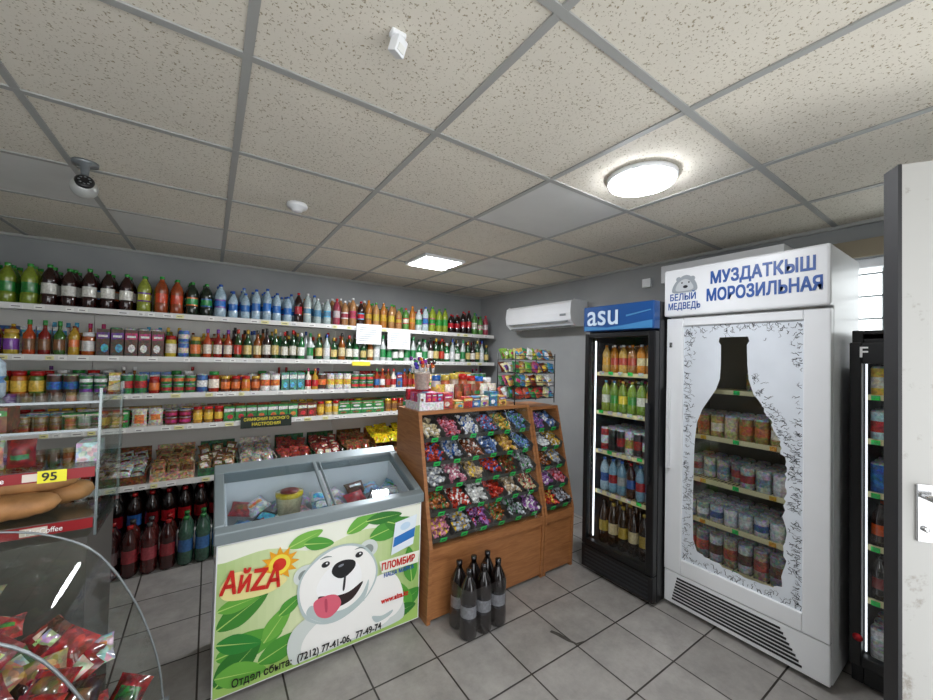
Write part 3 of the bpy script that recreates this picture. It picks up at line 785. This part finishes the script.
# ================================================================== SIX PACK
e = empty("cola_bottle_pack")
m = MB()
SPX, SPY = 1.20, 1.685
for i in range(3):
    for j in range(2):
        pet(m, SPX+i*.1, SPY+j*.1, .0005, .36, .048, H("140b09"), H("8a8c90"), H("1a1a1c"), H("2a2c30"), 16)
m.build("bottles", [PROD, PET], e)
m = MB()
def hull(z, pad=.001):
    o = []
    for cx_, cy_, a0 in ((SPX+.2, SPY+.1, 0), (SPX, SPY+.1, 90), (SPX, SPY, 180), (SPX+.2, SPY, 270)):
        for k in range(5):
            an = math.radians(a0+k*22.5); o.append((cx_+(.05+pad)*math.cos(an), cy_+(.05+pad)*math.sin(an), z))
    return o
A = [m.av(p) for p in hull(.01)]; B = [m.av(p) for p in hull(.27, -.002)]
for k in range(len(A)): k2 = (k+1) % len(A); m.face((A[k], A[k2], B[k2], B[k]), (1, 1, 1, 1), 0, True)
m.build("shrink_wrap", [glass_mat("shrink_film", (.92, .92, .94, 1), .7, .18, .07)], e)

# ================================================================== COOLERS
def cooler(name, w_, d_, Ht, zd0, zd1, body, inner, framem, fl, fr, ft, fb, shelves, warm, M, es=3.5, glass=GLASS):
    e = empty(name)
    t = .04
    m = MB(M)
    m.box(0, t, .05, d_, .02, Ht); m.box(w_-t, w_, .05, d_, .02, Ht); m.box(t, w_-t, d_-t, d_, .02, Ht)
    m.box(t, w_-t, .05, d_-t, Ht-.02, Ht); m.box(t, w_-t, .05, d_-t, .02, zd0)
    m.box(t, w_-t, .05, d_-t, zd1, zd1+.02)
    for fx in (.06, w_-.06):
        for fy in (.1, d_-.06): m.lathe([(0, 0), (.02, 0), (.02, .02)], (fx, fy, 0), 10, (1, 1, 1, 1))
    m.build("cabinet", [body], e, .004)
    m = MB(M)
    m.box(t, t+.003, .06, d_-t, zd0, zd1); m.box(w_-t-.003, w_-t, .06, d_-t, zd0, zd1); m.box(t+.003, w_-t-.003, d_-t-.004, d_-t, zd0, zd1); m.box(t+.003, w_-t-.003, .06, d_-t-.004, zd0, zd0+.003)
    m.build("liner", [inner], e)
    m = MB(M)
    m.box(0, fl, .0, .045, zd0, zd1); m.box(w_-fr, w_, .0, .045, zd0, zd1); m.box(fl, w_-fr, 0, .045, zd0, zd0+fb); m.box(fl, w_-fr, 0, .045, zd1-ft, zd1)
    m.build("door_frame", [framem], e, .005)
    m = MB(M); m.box(fl, w_-fr, .015, .02, zd0+fb, zd1-ft); m.build("door_glass", [glass], e)
    led = pbr("cooler_led_"+name, "ffffff", .5, emit=warm, es=es)
    m = MB(M)
    m.box(t+.004, t+.010, .062, .070, zd0+.05, zd1-.05); m.box(w_-t-.010, w_-t-.004, .062, .070, zd0+.05, zd1-.05)
    m.build("led_strips", [led], e)
    m = MB(M)
    for z in shelves:
        m.box(t+.004, w_-t-.004, .085, .095, z-.012, z+.014); m.box(t+.004, w_-t-.004, d_-t-.02, d_-t-.01, z-.008, z)
        k = t+.02
        while k < w_-t-.01:
            m.box(k-.003, k+.003, .095, d_-t-.02, z-.005, z); k += .02
    m.build("wire_shelves", [pbr("shelf_wire_"+name, "e4d8a8", .4, .0)], e)
    return e

def CM(xf, yl): return Matrix(((0, 1, 0, xf), (-1, 0, 0, yl), (0, 0, 1, 0), (0, 0, 0, 1)))
xf, yl = 2.275, 1.80
w_, d_, Ht = .53, .62, 1.89
sh = [.27, .56, .85, 1.13, 1.41]
M = CM(xf, yl)
e = cooler("beverage_display_cooler", w_, d_, Ht, .19, 1.70, BLACKP, DARK, BLACKP, .035, .05, .03, .04, sh[1:], "f2f6ff", M, es=2.2)
m = MB(M); hb = pbr("header_blue", "184884", .3, emit="1d5fa8", es=.05)
m.box(.0, w_, -.02, .05, 1.715, Ht); m.build("lit_header", [hb], e, .006)
m = MB(M); m.poly([(0.01, -.0215, 1.72), (w_-.01, -.0215, 1.72), (w_-.01, -.0215, 1.77), (w_*.6, -.0215, 1.745), (.2, -.0215, 1.735), (.01, -.0215, 1.75)], H("3f80b4"))
m.poly([(.34, -.0218, 1.80), (w_-.02, -.0218, 1.83), (w_-.02, -.0218, 1.836), (.34, -.0218, 1.812)], H("4a84b4")); m.build("header_print", [PRINT], e)
text("asu", .21, M @ Matrix(((1, 0, 0, .03), (0, 0, -1, -.023), (0, 1, 0, 1.755), (0, 0, 0, 1))), pbr("header_letters", "cfe0f0", .4), "header_text", e, bold=.003, xs=.95)
m = MB(M)
m.box(0.0, w_, .0, .045, .03, .185)
m.build("grille_panel", [BLACKP], e, .004)
m = MB(M)
for i in range(5): m.box(.03, w_-.03, -.004, 0, .05+i*.025, .06+i*.025)
m.box(w_-.045, w_-.025, -.03, -.012, .75, 1.25); m.box(w_-.042, w_-.028, -.012, 0, .77, .79); m.box(w_-.042, w_-.028, -.012, 0, 1.21, 1.23)
m.build("grille_slats_and_handle", [pbr("dark_grey_plastic", "2b2d31", .4)], e)
m = MB(M)
rows = [(.195, 'dk'), (.5705, 'bl'), (.8605, 'can'), (1.1405, 'gr'), (1.4205, 'or')]
for z, kind in rows:
    for ry in (.14, .22, .30, .38):
        x = .085
        while x < w_-.07:
            if kind == 'or': pet(m, x, ry, z, .2, .031, pick(cs("c8802c b8702a c8a050 a8703a")), pick(cs("d8a040 e0d0a0 b84a3a")), pick(cs("e8e8e8 d87a20"))); x += .068
            elif kind == 'gr': pet(m, x, ry, z, .225, .032, pick(cs("6a8a2a 8a9a3a b8a03a 4a6a2a 3a4a1a b8903a")), pick(cs("3a8a3a d8c040 c88a30 e0e0d0")), pick(BRIGHT)); x += .069
            elif kind == 'can': can(m, x, ry, z, .165, .03, pick(cs("982a2a 2a2a2e b8b8ba 1f5a3a b8a040 2a2a2e")), pick(cs("c8c8c8 902020 101010 a08a40"))); x += .064
            elif kind == 'bl': pet(m, x, ry, z, .235, .032, pick(cs("88a0b0 2a1410 6a90a8 2a1410")), pick(cs("2a4f90 a0202a a8a8a8")), pick(cs("2a5fb0 c0202a"))); x += .069
            else: pet(m, x, ry, z, .30, .036, pick(cs("140a08 2a1a10 1a1208")), pick(cs("a8903a 988030 802028 b8a880")), pick(cs("202020 a89030"))); x += .077
    for k in range(6):
        m.box(.07+k*.075, .105+k*.075, .078, .082, z-.012, z+.010, H("c8c8c8") if random.random() < .8 else GT)
m.build("chilled_drinks", [PROD, PET], e)

# --- big white freezer
xf, yl = 2.39, 1.262
w_, d_, Ht = .765, .545, 2.08
M = CM(xf, yl)
e = cooler("upright_glass_door_freezer", w_, d_, Ht, .225, 1.78, WHITE, pbr("dim_liner", "6a675e", .5), WHITE, .10, .10, .05, .09, [.33, .56, .80, 1.06, 1.34], "ffe8b8", M, es=4, glass=glass_mat("freezer_glass", (.82, .84, .86, 1)))
m = MB(M); m.box(-.005, w_+.005, -.03, .05, 1.79, Ht); m.build("header_box", [WHITE], e, .012)
bm = pbr("header_letter_blue", "1b4f9c", .4)
def TL(x, z, off=-.0315): return M @ Matrix(((1, 0, 0, x), (0, 0, -1, off), (0, 1, 0, z), (0, 0, 0, 1)))
def fit(ob, target):
    ys = [v.co.y for v in ob.data.vertices]; y1 = max(ys); k = target/(y1-min(ys))
    for v in ob.data.vertices: v.co.y = y1-(y1-v.co.y)*k
fit(text("МУЗДАТКЫШ", .092, TL(.255, 1.960), bm, "sign_upper", e, bold=.006), .455)
fit(text("МОРОЗИЛЬНАЯ", .092, TL(.235, 1.862), bm, "sign_lower", e, bold=.006), .50)
fit(text("БЕЛЫЙ", .055, TL(.03, 1.885), bm, "sign_small_upper", e, bold=.002), .15); fit(text("МЕДВЕДЬ", .055, TL(.02, 1.83), bm, "sign_small_lower", e, bold=.002), .185)
m = MB(M)
def hp(pts, c, k): m.poly([(p[0], -.0312-.0003*k, p[1]) for p in pts], H(c))
hp(smooth([(.05, 1.935), (.055, 1.98), (.09, 2.02), (.13, 2.035), (.165, 2.015), (.19, 1.97), (.185, 1.935), (.12, 1.93)]), "99a0a6", 1)
hp(smooth([(.07, 1.945), (.075, 1.98), (.10, 2.005), (.13, 2.01), (.155, 1.99), (.17, 1.95), (.12, 1.94)]), "c2c6c9", 2)
hp(ell(.125, 1.965, .014, .009), "1a1c20", 3); hp(ell(.105, 1.99, .005, .005), "1a1c20", 3); hp(ell(.145, 1.99, .005, .005), "1a1c20", 3); hp(ell(.085, 2.015, .015, .014), "99a0a6", 2); hp(ell(.165, 2.01, .015, .014), "99a0a6", 2)
m.build("bear_emblem", [PRINT], e)
m = MB(M); m.box(0, w_, .005, .045, .03, .222); m.build("kick_panel", [WHITE], e, .006)
m = MB(M)
for i in range(8):
    z = .055+i*.019
    m.box(.05+i*.004, w_-.10-i*.012, .002, .005, z, z+.010)
m.build("vent_slots", [BLACKP], e)
m = MB(M); m.box(.012, .032, -.02, -.006, .85, 1.35); m.box(.015, .029, -.006, 0, .87, .89); m.box(.015, .029, -.006, 0, 1.31, 1.33); m.box(.02, .036, -.004, 0, 1.6, 1.63, m=1); m.build("handle", [WHITE, CHROME], e)
cu = bpy.data.curves.new("film", 'CURVE'); cu.dimensions = '2D'; cu.fill_mode = 'BOTH'
def spl(pts):
    s = cu.splines.new('POLY'); s.points.add(len(pts)-1)
    for i, p in enumerate(pts): s.points[i].co = (p[0], p[1], 0, 1)
    s.use_cyclic_u = True
gx0, gx1, gz0, gz1 = .10, w_-.10, .315, 1.73
spl([(gx0, gz0), (gx1, gz0), (gx1, gz1), (gx0, gz1)])
L0 = [(.295, 1.655), (.29, 1.63), (.302, 1.61), (.302, 1.50), (.298, 1.42), (.28, 1.36), (.245, 1.30), (.205, 1.23), (.178, 1.15), (.168, 1.05), (.165, .98), (.162, .80), (.16, .62), (.165, .46), (.185, .40)]
R0 = [(.25, .385), (.35, .37), (.45, .365), (.55, .375), (.585, .395), (.595, .50), (.588, .60), (.597, .70), (.588, .80), (.60, .88), (.592, .96), (.598, 1.02), (.575, 1.07), (.575, 1.12), (.545, 1.17), (.535, 1.22), (.505, 1.26), (.485, 1.31), (.455, 1.36), (.437, 1.42), (.430, 1.50), (.427, 1.61), (.438, 1.63), (.432, 1.655)]
hole = []
for i, p in enumerate(L0+R0):
    hole.append(p)
    q = (L0+R0)[(i+1) % len(L0+R0)]
    if i >= len(L0)-1 and i < len(L0+R0)-6:
        for k in (1, 2, 3):
            t = k/4; hole.append((p[0]+(q[0]-p[0])*t+random.uniform(-.009, .009), p[1]+(q[1]-p[1])*t+random.uniform(-.006, .006)))
spl(hole)
oc = bpy.data.objects.new("film_tmp", cu); col.objects.link(oc)
me = bpy.data.meshes.new_from_object(oc.evaluated_get(bpy.context.evaluated_depsgraph_get())); bpy.data.objects.remove(oc)
me.transform(TL(0, 0, .0135)); me.materials.clear(); me.materials.append(pbr("white_vinyl_film", "dbe1e8", .45, noise=.05, nscale=5))
fo = bpy.data.objects.new("vinyl_film", me); col.objects.link(fo); fo.parent = e
m = MB(M)
def crack(x, z, an, L, wd):
    yy = .0130
    for s in range(4):
        x2 = x+L*math.cos(an); z2 = z+L*math.sin(an)
        x2 = min(gx1-.003, max(gx0+.003, x2)); z2 = min(gz1-.003, max(gz0+.003, z2))
        nx, nz = -math.sin(an)*wd, math.cos(an)*wd
        m.poly([(x+nx, yy, z+nz), (x-nx, yy, z-nz), (x2, yy, z2)], H("2d3338"))
        x, z = (x+x2)/2, (z+z2)/2; an += random.choice([-1, 1])*random.uniform(.5, 1.1); L *= .7; wd *= .8
for i in range(620):
    sd = random.random()
    if sd < .33:
        x = gx0+abs(random.gauss(0, .022)); z = random.uniform(gz0+.02, gz1-.02); an = random.uniform(-.9, .9)
    elif sd < .55:
        x = gx1-abs(random.gauss(0, .012)); z = random.uniform(gz0+.02, gz1-.02); an = PI+random.uniform(-.9, .9)
    elif sd < .68:
        z = gz1-abs(random.gauss(0, .03)); x = random.uniform(gx0, gx1); an = -PI/2+random.uniform(-.8, .8)
    elif sd < .78:
        z = gz0+abs(random.gauss(0, .02)); x = random.uniform(gx0, gx1); an = PI/2+random.uniform(-.8, .8)
    else:
        p = random.choice(R0[5:-4]); x = p[0]+.010+abs(random.gauss(.0, .015)); z = p[1]+random.uniform(-.03, .03); an = random.uniform(-.9, .9)
    if x > gx1-.004 or x < gx0: continue
    crack(x, z, an, random.uniform(.010, .03), random.uniform(.0008, .0024))
m.build("frost_print", [PRINT], e)
m = MB(M)
for z, kind in ((.3305, 0), (.5605, 1), (.8005, 2), (1.0605, 3), (1.3405, 4)):
    for ry in (.15, .23, .31, .39):
        x = .085
        while x < w_-.07:
            if kind == 0: can(m, x, ry, z, .16, .034, pick(cs("c9ced4 d8dce0 b8a890 8a8f94")), pick(cs("6a4a3a b8bcc0 8a9aa8 c05a4a"))); x += .074
            elif kind == 1: can(m, x, ry, z, .10, .034, pick(cs("c9ced4 d8d8d8 a8acb0")), pick(cs("e8e8e8 c8ccd0 4a6a9a"))); x += .074
            elif kind == 2:
                if ry > .16 or x > .38: can(m, x, ry, z, .12, .034, pick(cs("d8d4cc c8c8c8 9a9a9a")), pick(cs("a84a4a d8d8d8 e8e8e8 8a9aa8")))
                x += .076
            elif kind == 3: can(m, x, ry, z, .14, .034, pick(cs("c8a860 d8c080 e0d0a0 b89a5a")), pick(cs("f0e8d0 c87a4a e8d8b0"))); x += .074
            else:
                if ry > .35 and x > .3: can(m, x, ry, z, .11, .03, pick(cs("8a7a5a b0a088")), pick(cs("c8a860 a86a4a")))
                x += .08
    for k in range(3): m.box(.17+k*.17, .20+k*.17, .080, .084, z-.010, z+.012, GT if k % 2 else H("e8b030"))
m.build("frozen_goods", [PROD, PET], e)

# --- black drinks cooler beside the window
xf, yl = 2.53, .462
M = CM(xf, yl)
e = cooler("black_drinks_cooler", .56, .47, 1.68, .12, 1.62, BLACKP, DARK, BLACKP, .04, .04, .10, .05, [.40, .65, .90, 1.15, 1.36], "f2f6ff", M, es=1.2)
m = MB(M)
sets = [("b8202a e8e8e8", 'c'), ("8a1a1a 2a2a2e d8202a", 'p'), ("c8501c d88030 2a1410", 'p'), ("3a6ac0 9ac0d8 e8e8e8", 'c'), ("2a6ac0 2f9a5a c8e0e8", 'c'), ("e8c040 e88a1c", 'c')]
for z, (cc, k) in zip((.1235, .4005, .6505, .9005, 1.1505, 1.3605), sets):
    for ry in (.14, .22, .30):
        x = .08
        while x < .49:
            if k == 'c': can(m, x, ry, z, .15, .031, pick(cs(cc)), pick(BRIGHT)); x += .068
            else: pet(m, x, ry, z, .20, .031, pick(cs("2a1008 140a08 7a2a1a")), pick(cs(cc)), pick(cs(cc))); x += .068
    for q in range(5): m.box(.06+q*.09, .09+q*.09, .078, .082, z-.012, z+.01, GT)
m.build("chilled_drinks", [PROD, PET], e)
text("F", .07, M @ Matrix(((1, 0, 0, .03), (0, 0, -1, -.001), (0, 1, 0, 1.55), (0, 0, 0, 1))), wht, "logo", e, bold=.002)
m = MB(M); m.lathe([(0, 0), (.018, 0), (0, .0005)], (.0, 0, 0), 16, H("c8202a"), 0, Matrix.Translation((.03, -.002, .25)) @ Matrix.Rotation(PI/2, 4, 'X')); m.build("round_sticker", [PRINT], e)

# ================================================================== OPEN DOOR (inward)
e = empty("door_1")
ang = math.atan2(-.83, .56)
Md = Matrix.Translation((1.53, .187, 0)) @ Matrix.Rotation(ang, 4, 'Z')
dm, nt, b = new_mat("worn_white_door")
tc = nt.nodes.new("ShaderNodeTexCoord"); n1 = nt.nodes.new("ShaderNodeTexNoise"); n1.inputs["Scale"].default_value = 7; n1.inputs["Detail"].default_value = 9; n1.inputs["Roughness"].default_value = .7
rp = nt.nodes.new("ShaderNodeValToRGB"); rp.color_ramp.elements[0].position = .33; rp.color_ramp.elements[0].color = H("7e776c"); rp.color_ramp.elements[1].position = .42; rp.color_ramp.elements[1].color = H("acaba7")
nt.links.new(tc.outputs["Object"], n1.inputs["Vector"]); nt.links.new(n1.outputs["Fac"], rp.inputs["Fac"]); nt.links.new(rp.outputs["Color"], b.inputs["Base Color"]); b.inputs["Roughness"].default_value = .5
m = MB(Md); m.box(.002, .90, 0, .05, .012, 2.055); m.build("door_leaf", [dm], e)
m = MB(Md); m.box(0, .002, .0, .05, .0, 2.055); m.box(.0, .012, .05, .056, .012, 2.055); m.box(0, .008, -.003, 0, .012, 2.055); m.build("dark_edge_seal", [pbr("edge_seal", "222224", .6)], e)
m = MB(Md)
m.box(.034, .066, -.006, 0, 1.05, 1.20); m.build("lock_plate", [CHROME], e, .004)
m = MB(Md)
T = Matrix.Translation((.05, -.006, 1.17)) @ Matrix.Rotation(PI/2, 4, 'X'); m.lathe([(0, 0), (.008, 0), (.008, .03), (0, .03)], (0, 0, 0), 14, (1, 1, 1, 1), 0, T)
m.box(.045, .13, -.045, -.035, 1.164, 1.176)
T = Matrix.Translation((.05, -.006, 1.085)) @ Matrix.Rotation(PI/2, 4, 'X'); m.lathe([(0, 0), (.007, 0), (.007, .006), (0, .006)], (0, 0, 0), 14, (1, 1, 1, 1), 0, T)
m.build("lever_handle", [CHROME], e)

# ================================================================== LEFT CURVED GLASS COUNTER
e = empty("curved_glass_display_counter")
prof = [(-1.05, 1.03), (-.62, 1.03), (-.46, 1.02), (-.345, .985), (-.245, .905), (-.16, .74), (-.105, .56), (-.085, .42)]
ps = []
for i in range(len(prof)-1):
    p0 = Vector(prof[max(0, i-1)]); p1 = Vector(prof[i]); p2 = Vector(prof[i+1]); p3 = Vector(prof[min(len(prof)-1, i+2)])
    for k in range(5):
        t = k/5; q = .5*((2*p1)+(p2-p0)*t+(2*p0-5*p1+4*p2-p3)*t*t+(3*p1-p0-3*p2+p3)*t**3); ps.append((q.x, q.y))
ps.append(prof[-1])
YA, YE = .30, 1.50
m = MB()
a_ = [m.av((p[0], YA, p[1])) for p in ps]; b_ = [m.av((p[0], YE, p[1])) for p in ps]
for k in range(len(ps)-1): m.face((a_[k], b_[k], b_[k+1], a_[k+1]), (1, 1, 1, 1), 0, True)
m.face(b_+[m.av((-1.05, YE, .42))], (1, 1, 1, 1))
m.build("curved_glass", [GLASSV], e)
m = MB()
for yy in (YE, 1.05):
    for k in range(len(ps)-1):
        p, q = Vector((ps[k][0], yy, ps[k][1])), Vector((ps[k+1][0], yy, ps[k+1][1]))
        d = q-p; T = d.to_track_quat('Z', 'Y').to_matrix().to_4x4()
        m.lathe([(.003, 0), (.003, d.length*1.02)], tuple(p), 6, (1, 1, 1, 1), 0, T)
m.box(-.64, -.60, YA, YE, 1.032, 1.042); m.box(-.095, -.07, YA, YE, .395, .425)
m.build("metal_edging", [GREYM], e)
m = MB(); m.box(-1.1, -.08, YA, YE, .10, .395); m.box(-1.06, -.12, YA+.04, YE-.04, 0, .10, m=1); m.box(-1.1, -1.05, YA, YE, .395, 1.03); m.build("base_cabinet", [pbr("counter_grey", "8d8f90", .4), BLACKP], e)
m = MB(); m.box(-1.05, -.20, YA+.02, YE-.008, .64, .647); m.build("glass_shelf", [GLASS], e)
m = MB()
RB = cs("8a2026 a8a098 7a2426 a08058 982a2e 4a5a3e b0b0b0 5a3020 78787a 3a2420 b03034")
RA = cs("c8a850 a02020 d0d0d0 6a4a2a 3a7a3a d8d0c8")
for i in range(16):
    for j in range(17):
        x_ = -1.0+i*.055; y_ = YA+.10+j*.068
        if y_ > 1.44: continue
        def bag(z):
            R = Matrix.Rotation(-.9+random.uniform(-.4, .4), 4, 'X') @ Matrix.Rotation(random.uniform(-.9, .9), 4, 'Y')
            pillow(m, x_+random.uniform(-.01, .01), y_-.04, z+random.uniform(-.015, .02), .08, .075, .04, pick(RB), pick(RA), R)
        if x_ < -.16: bag(.45); bag(.51)
        if x_ < -.22: bag(.665)
        if x_ < -.27: bag(.73)
        if x_ < -.34: bag(.79)
        if x_ < -.42: bag(.85)
m.build("bagged_sweets", [FOIL], e)

e = empty("bread_display_rack")
m = MB(); m.box(-1.25, -.29, 1.60, 1.98, 0, .93); m.build("counter_base", [pbr("counter_dark", "4f4c48", .5)], e)
m = MB()
for z in (.985, 1.14, 1.255, 1.34): m.box(-1.25, -.27, 1.61, 1.95, z-.007, z)
m.box(-.276, -.27, 1.60, 1.96, .93, 1.38)
m.build("glass_shelves", [glass_mat("shelf_glass", (.9, .95, .93, 1), .7, .02, .05)], e)
m = MB()
for yy in (1.605, 1.945): m.box(-.278, -.272, yy-.003, yy+.003, .93, 1.38)
for z in (.985, 1.14, 1.255, 1.34): m.box(-1.25, -.27, 1.606, 1.610, z-.006, z+.001)
m.build("metal_frame", [GREYM], e)
m = MB()
for z in (.97, 1.125):
    m.box(-1.25, -.28, 1.598, 1.602, z-.014, z+.016, H("8e1a20"))
    x_ = -1.2
    while x_ < -.35:
        m.box(x_, x_+.055, 1.5965, 1.5978, z-.010, z+.012, H("d8ccc0")); x_ += .11
m.box(-.40, -.34, 1.595, 1.5965, 1.108, 1.143, H("e8e030"))
m.build("price_strips", [PRINT], e)
text("95", .033, MY(-.392, 1.5945, 1.114), blk, "price_number", e, bold=.001)
for k, (tx, tz) in enumerate(((-.54, 1.118), (-.76, 1.118), (-.42, .963), (-.65, .963))): text("MacCoffee", .022, MY(tx, 1.5955, tz), wht, "strip_text_%d" % k, e, xs=.8)
bread = pbr("bread_crust", "a8784a", .6, noise=.32, nscale=16, bump=.5)
m = MB()
for (bx, by, L, r, zz, rz) in ((-.55, 1.69, .36, .046, 0, .05), (-.48, 1.80, .34, .048, 0, -.08), (-1.0, 1.74, .4, .05, 0, 0), (-.50, 1.74, .32, .04, .058, .12), (-.83, 1.70, .2, .045, 0, .3)):
    T = Matrix.Rotation(rz, 4, 'Z') @ Matrix.Rotation(PI/2, 4, 'Y') @ Matrix.Diagonal((.82, 1.15, 1, 1)); P = []
    for k in range(29):
        t = -1+2*k/28; P.append((r*math.sqrt(max(0, 1-abs(t)**4.5))*(1-.07*(k % 4 == 0)), t*L/2))
    P[0] = (0, -L/2); P[-1] = (0, L/2)
    m.lathe(P, (bx, by, .9855+r*.82+zz), 18, (1, 1, 1, 1), 0, T)
m.build("bread_loaves", [bread], e)
m = MB()
for i in range(9):
    carton(m, -1.17+i*.082, 1.68, 1.2555, .078, .09, .07, pick(cs("5a2f1c 6a3a20 7a4a2a")), H("3f7a3a"), H("a88850"))
for i in range(12):
    pillow(m, -1.17+i*.065, 1.68, 1.1405, .062, .085, .05, pick(cs("3a3c40 6a4a3a a89880 7a2a2a 5a5e62")), pick(cs("c8c0b0 a88a40 3a7a4a")))
m.box(-.34, -.29, 1.68, 1.78, 1.1405, 1.20, H("c8cdd2"))
m.build("tea_boxes", [PROD, PET], e)
m = MB()
m.lathe([(0, 0), (.05, 0), (.057, .01), (.057, .05), (.051, .06), (.057, .07), (.055, .11), (.036, .135), (.016, .15), (.016, .16), (.02, .161), (.02, .18), (0, .18)], (-.575, 1.76, 1.3405), 20, [H("a4b8c6")]*3+[H("4a80b8")]*2+[H("a4b8c6")]*5+[H("d8dce0")]*2, 1)
m.build("water_bottle", [PROD, PET])
# ================================================================== LIGHT / WORLD / CAMERA
wd = bpy.data.worlds.new("daylight"); sc.world = wd; wd.use_nodes = True
bg = wd.node_tree.nodes["Background"]; bg.inputs["Color"].default_value = (.96, .98, 1, 1); bg.inputs["Strength"].default_value = 3.0

cam = bpy.data.cameras.new("camera"); co = bpy.data.objects.new("camera", cam); col.objects.link(co)
cam.sensor_width = 36; cam.lens = 377/933*36; cam.clip_start = .02
R = Matrix.Rotation(math.radians(-34.2), 4, 'Z') @ Matrix.Rotation(math.radians(91.26), 4, 'X') @ Matrix.Rotation(math.radians(1.41), 4, 'Z')
co.matrix_world = Matrix.Translation((0, 0, 1.5)) @ R
sc.camera = co
sc.view_settings.view_transform = 'Standard'
sc.view_settings.exposure = .3
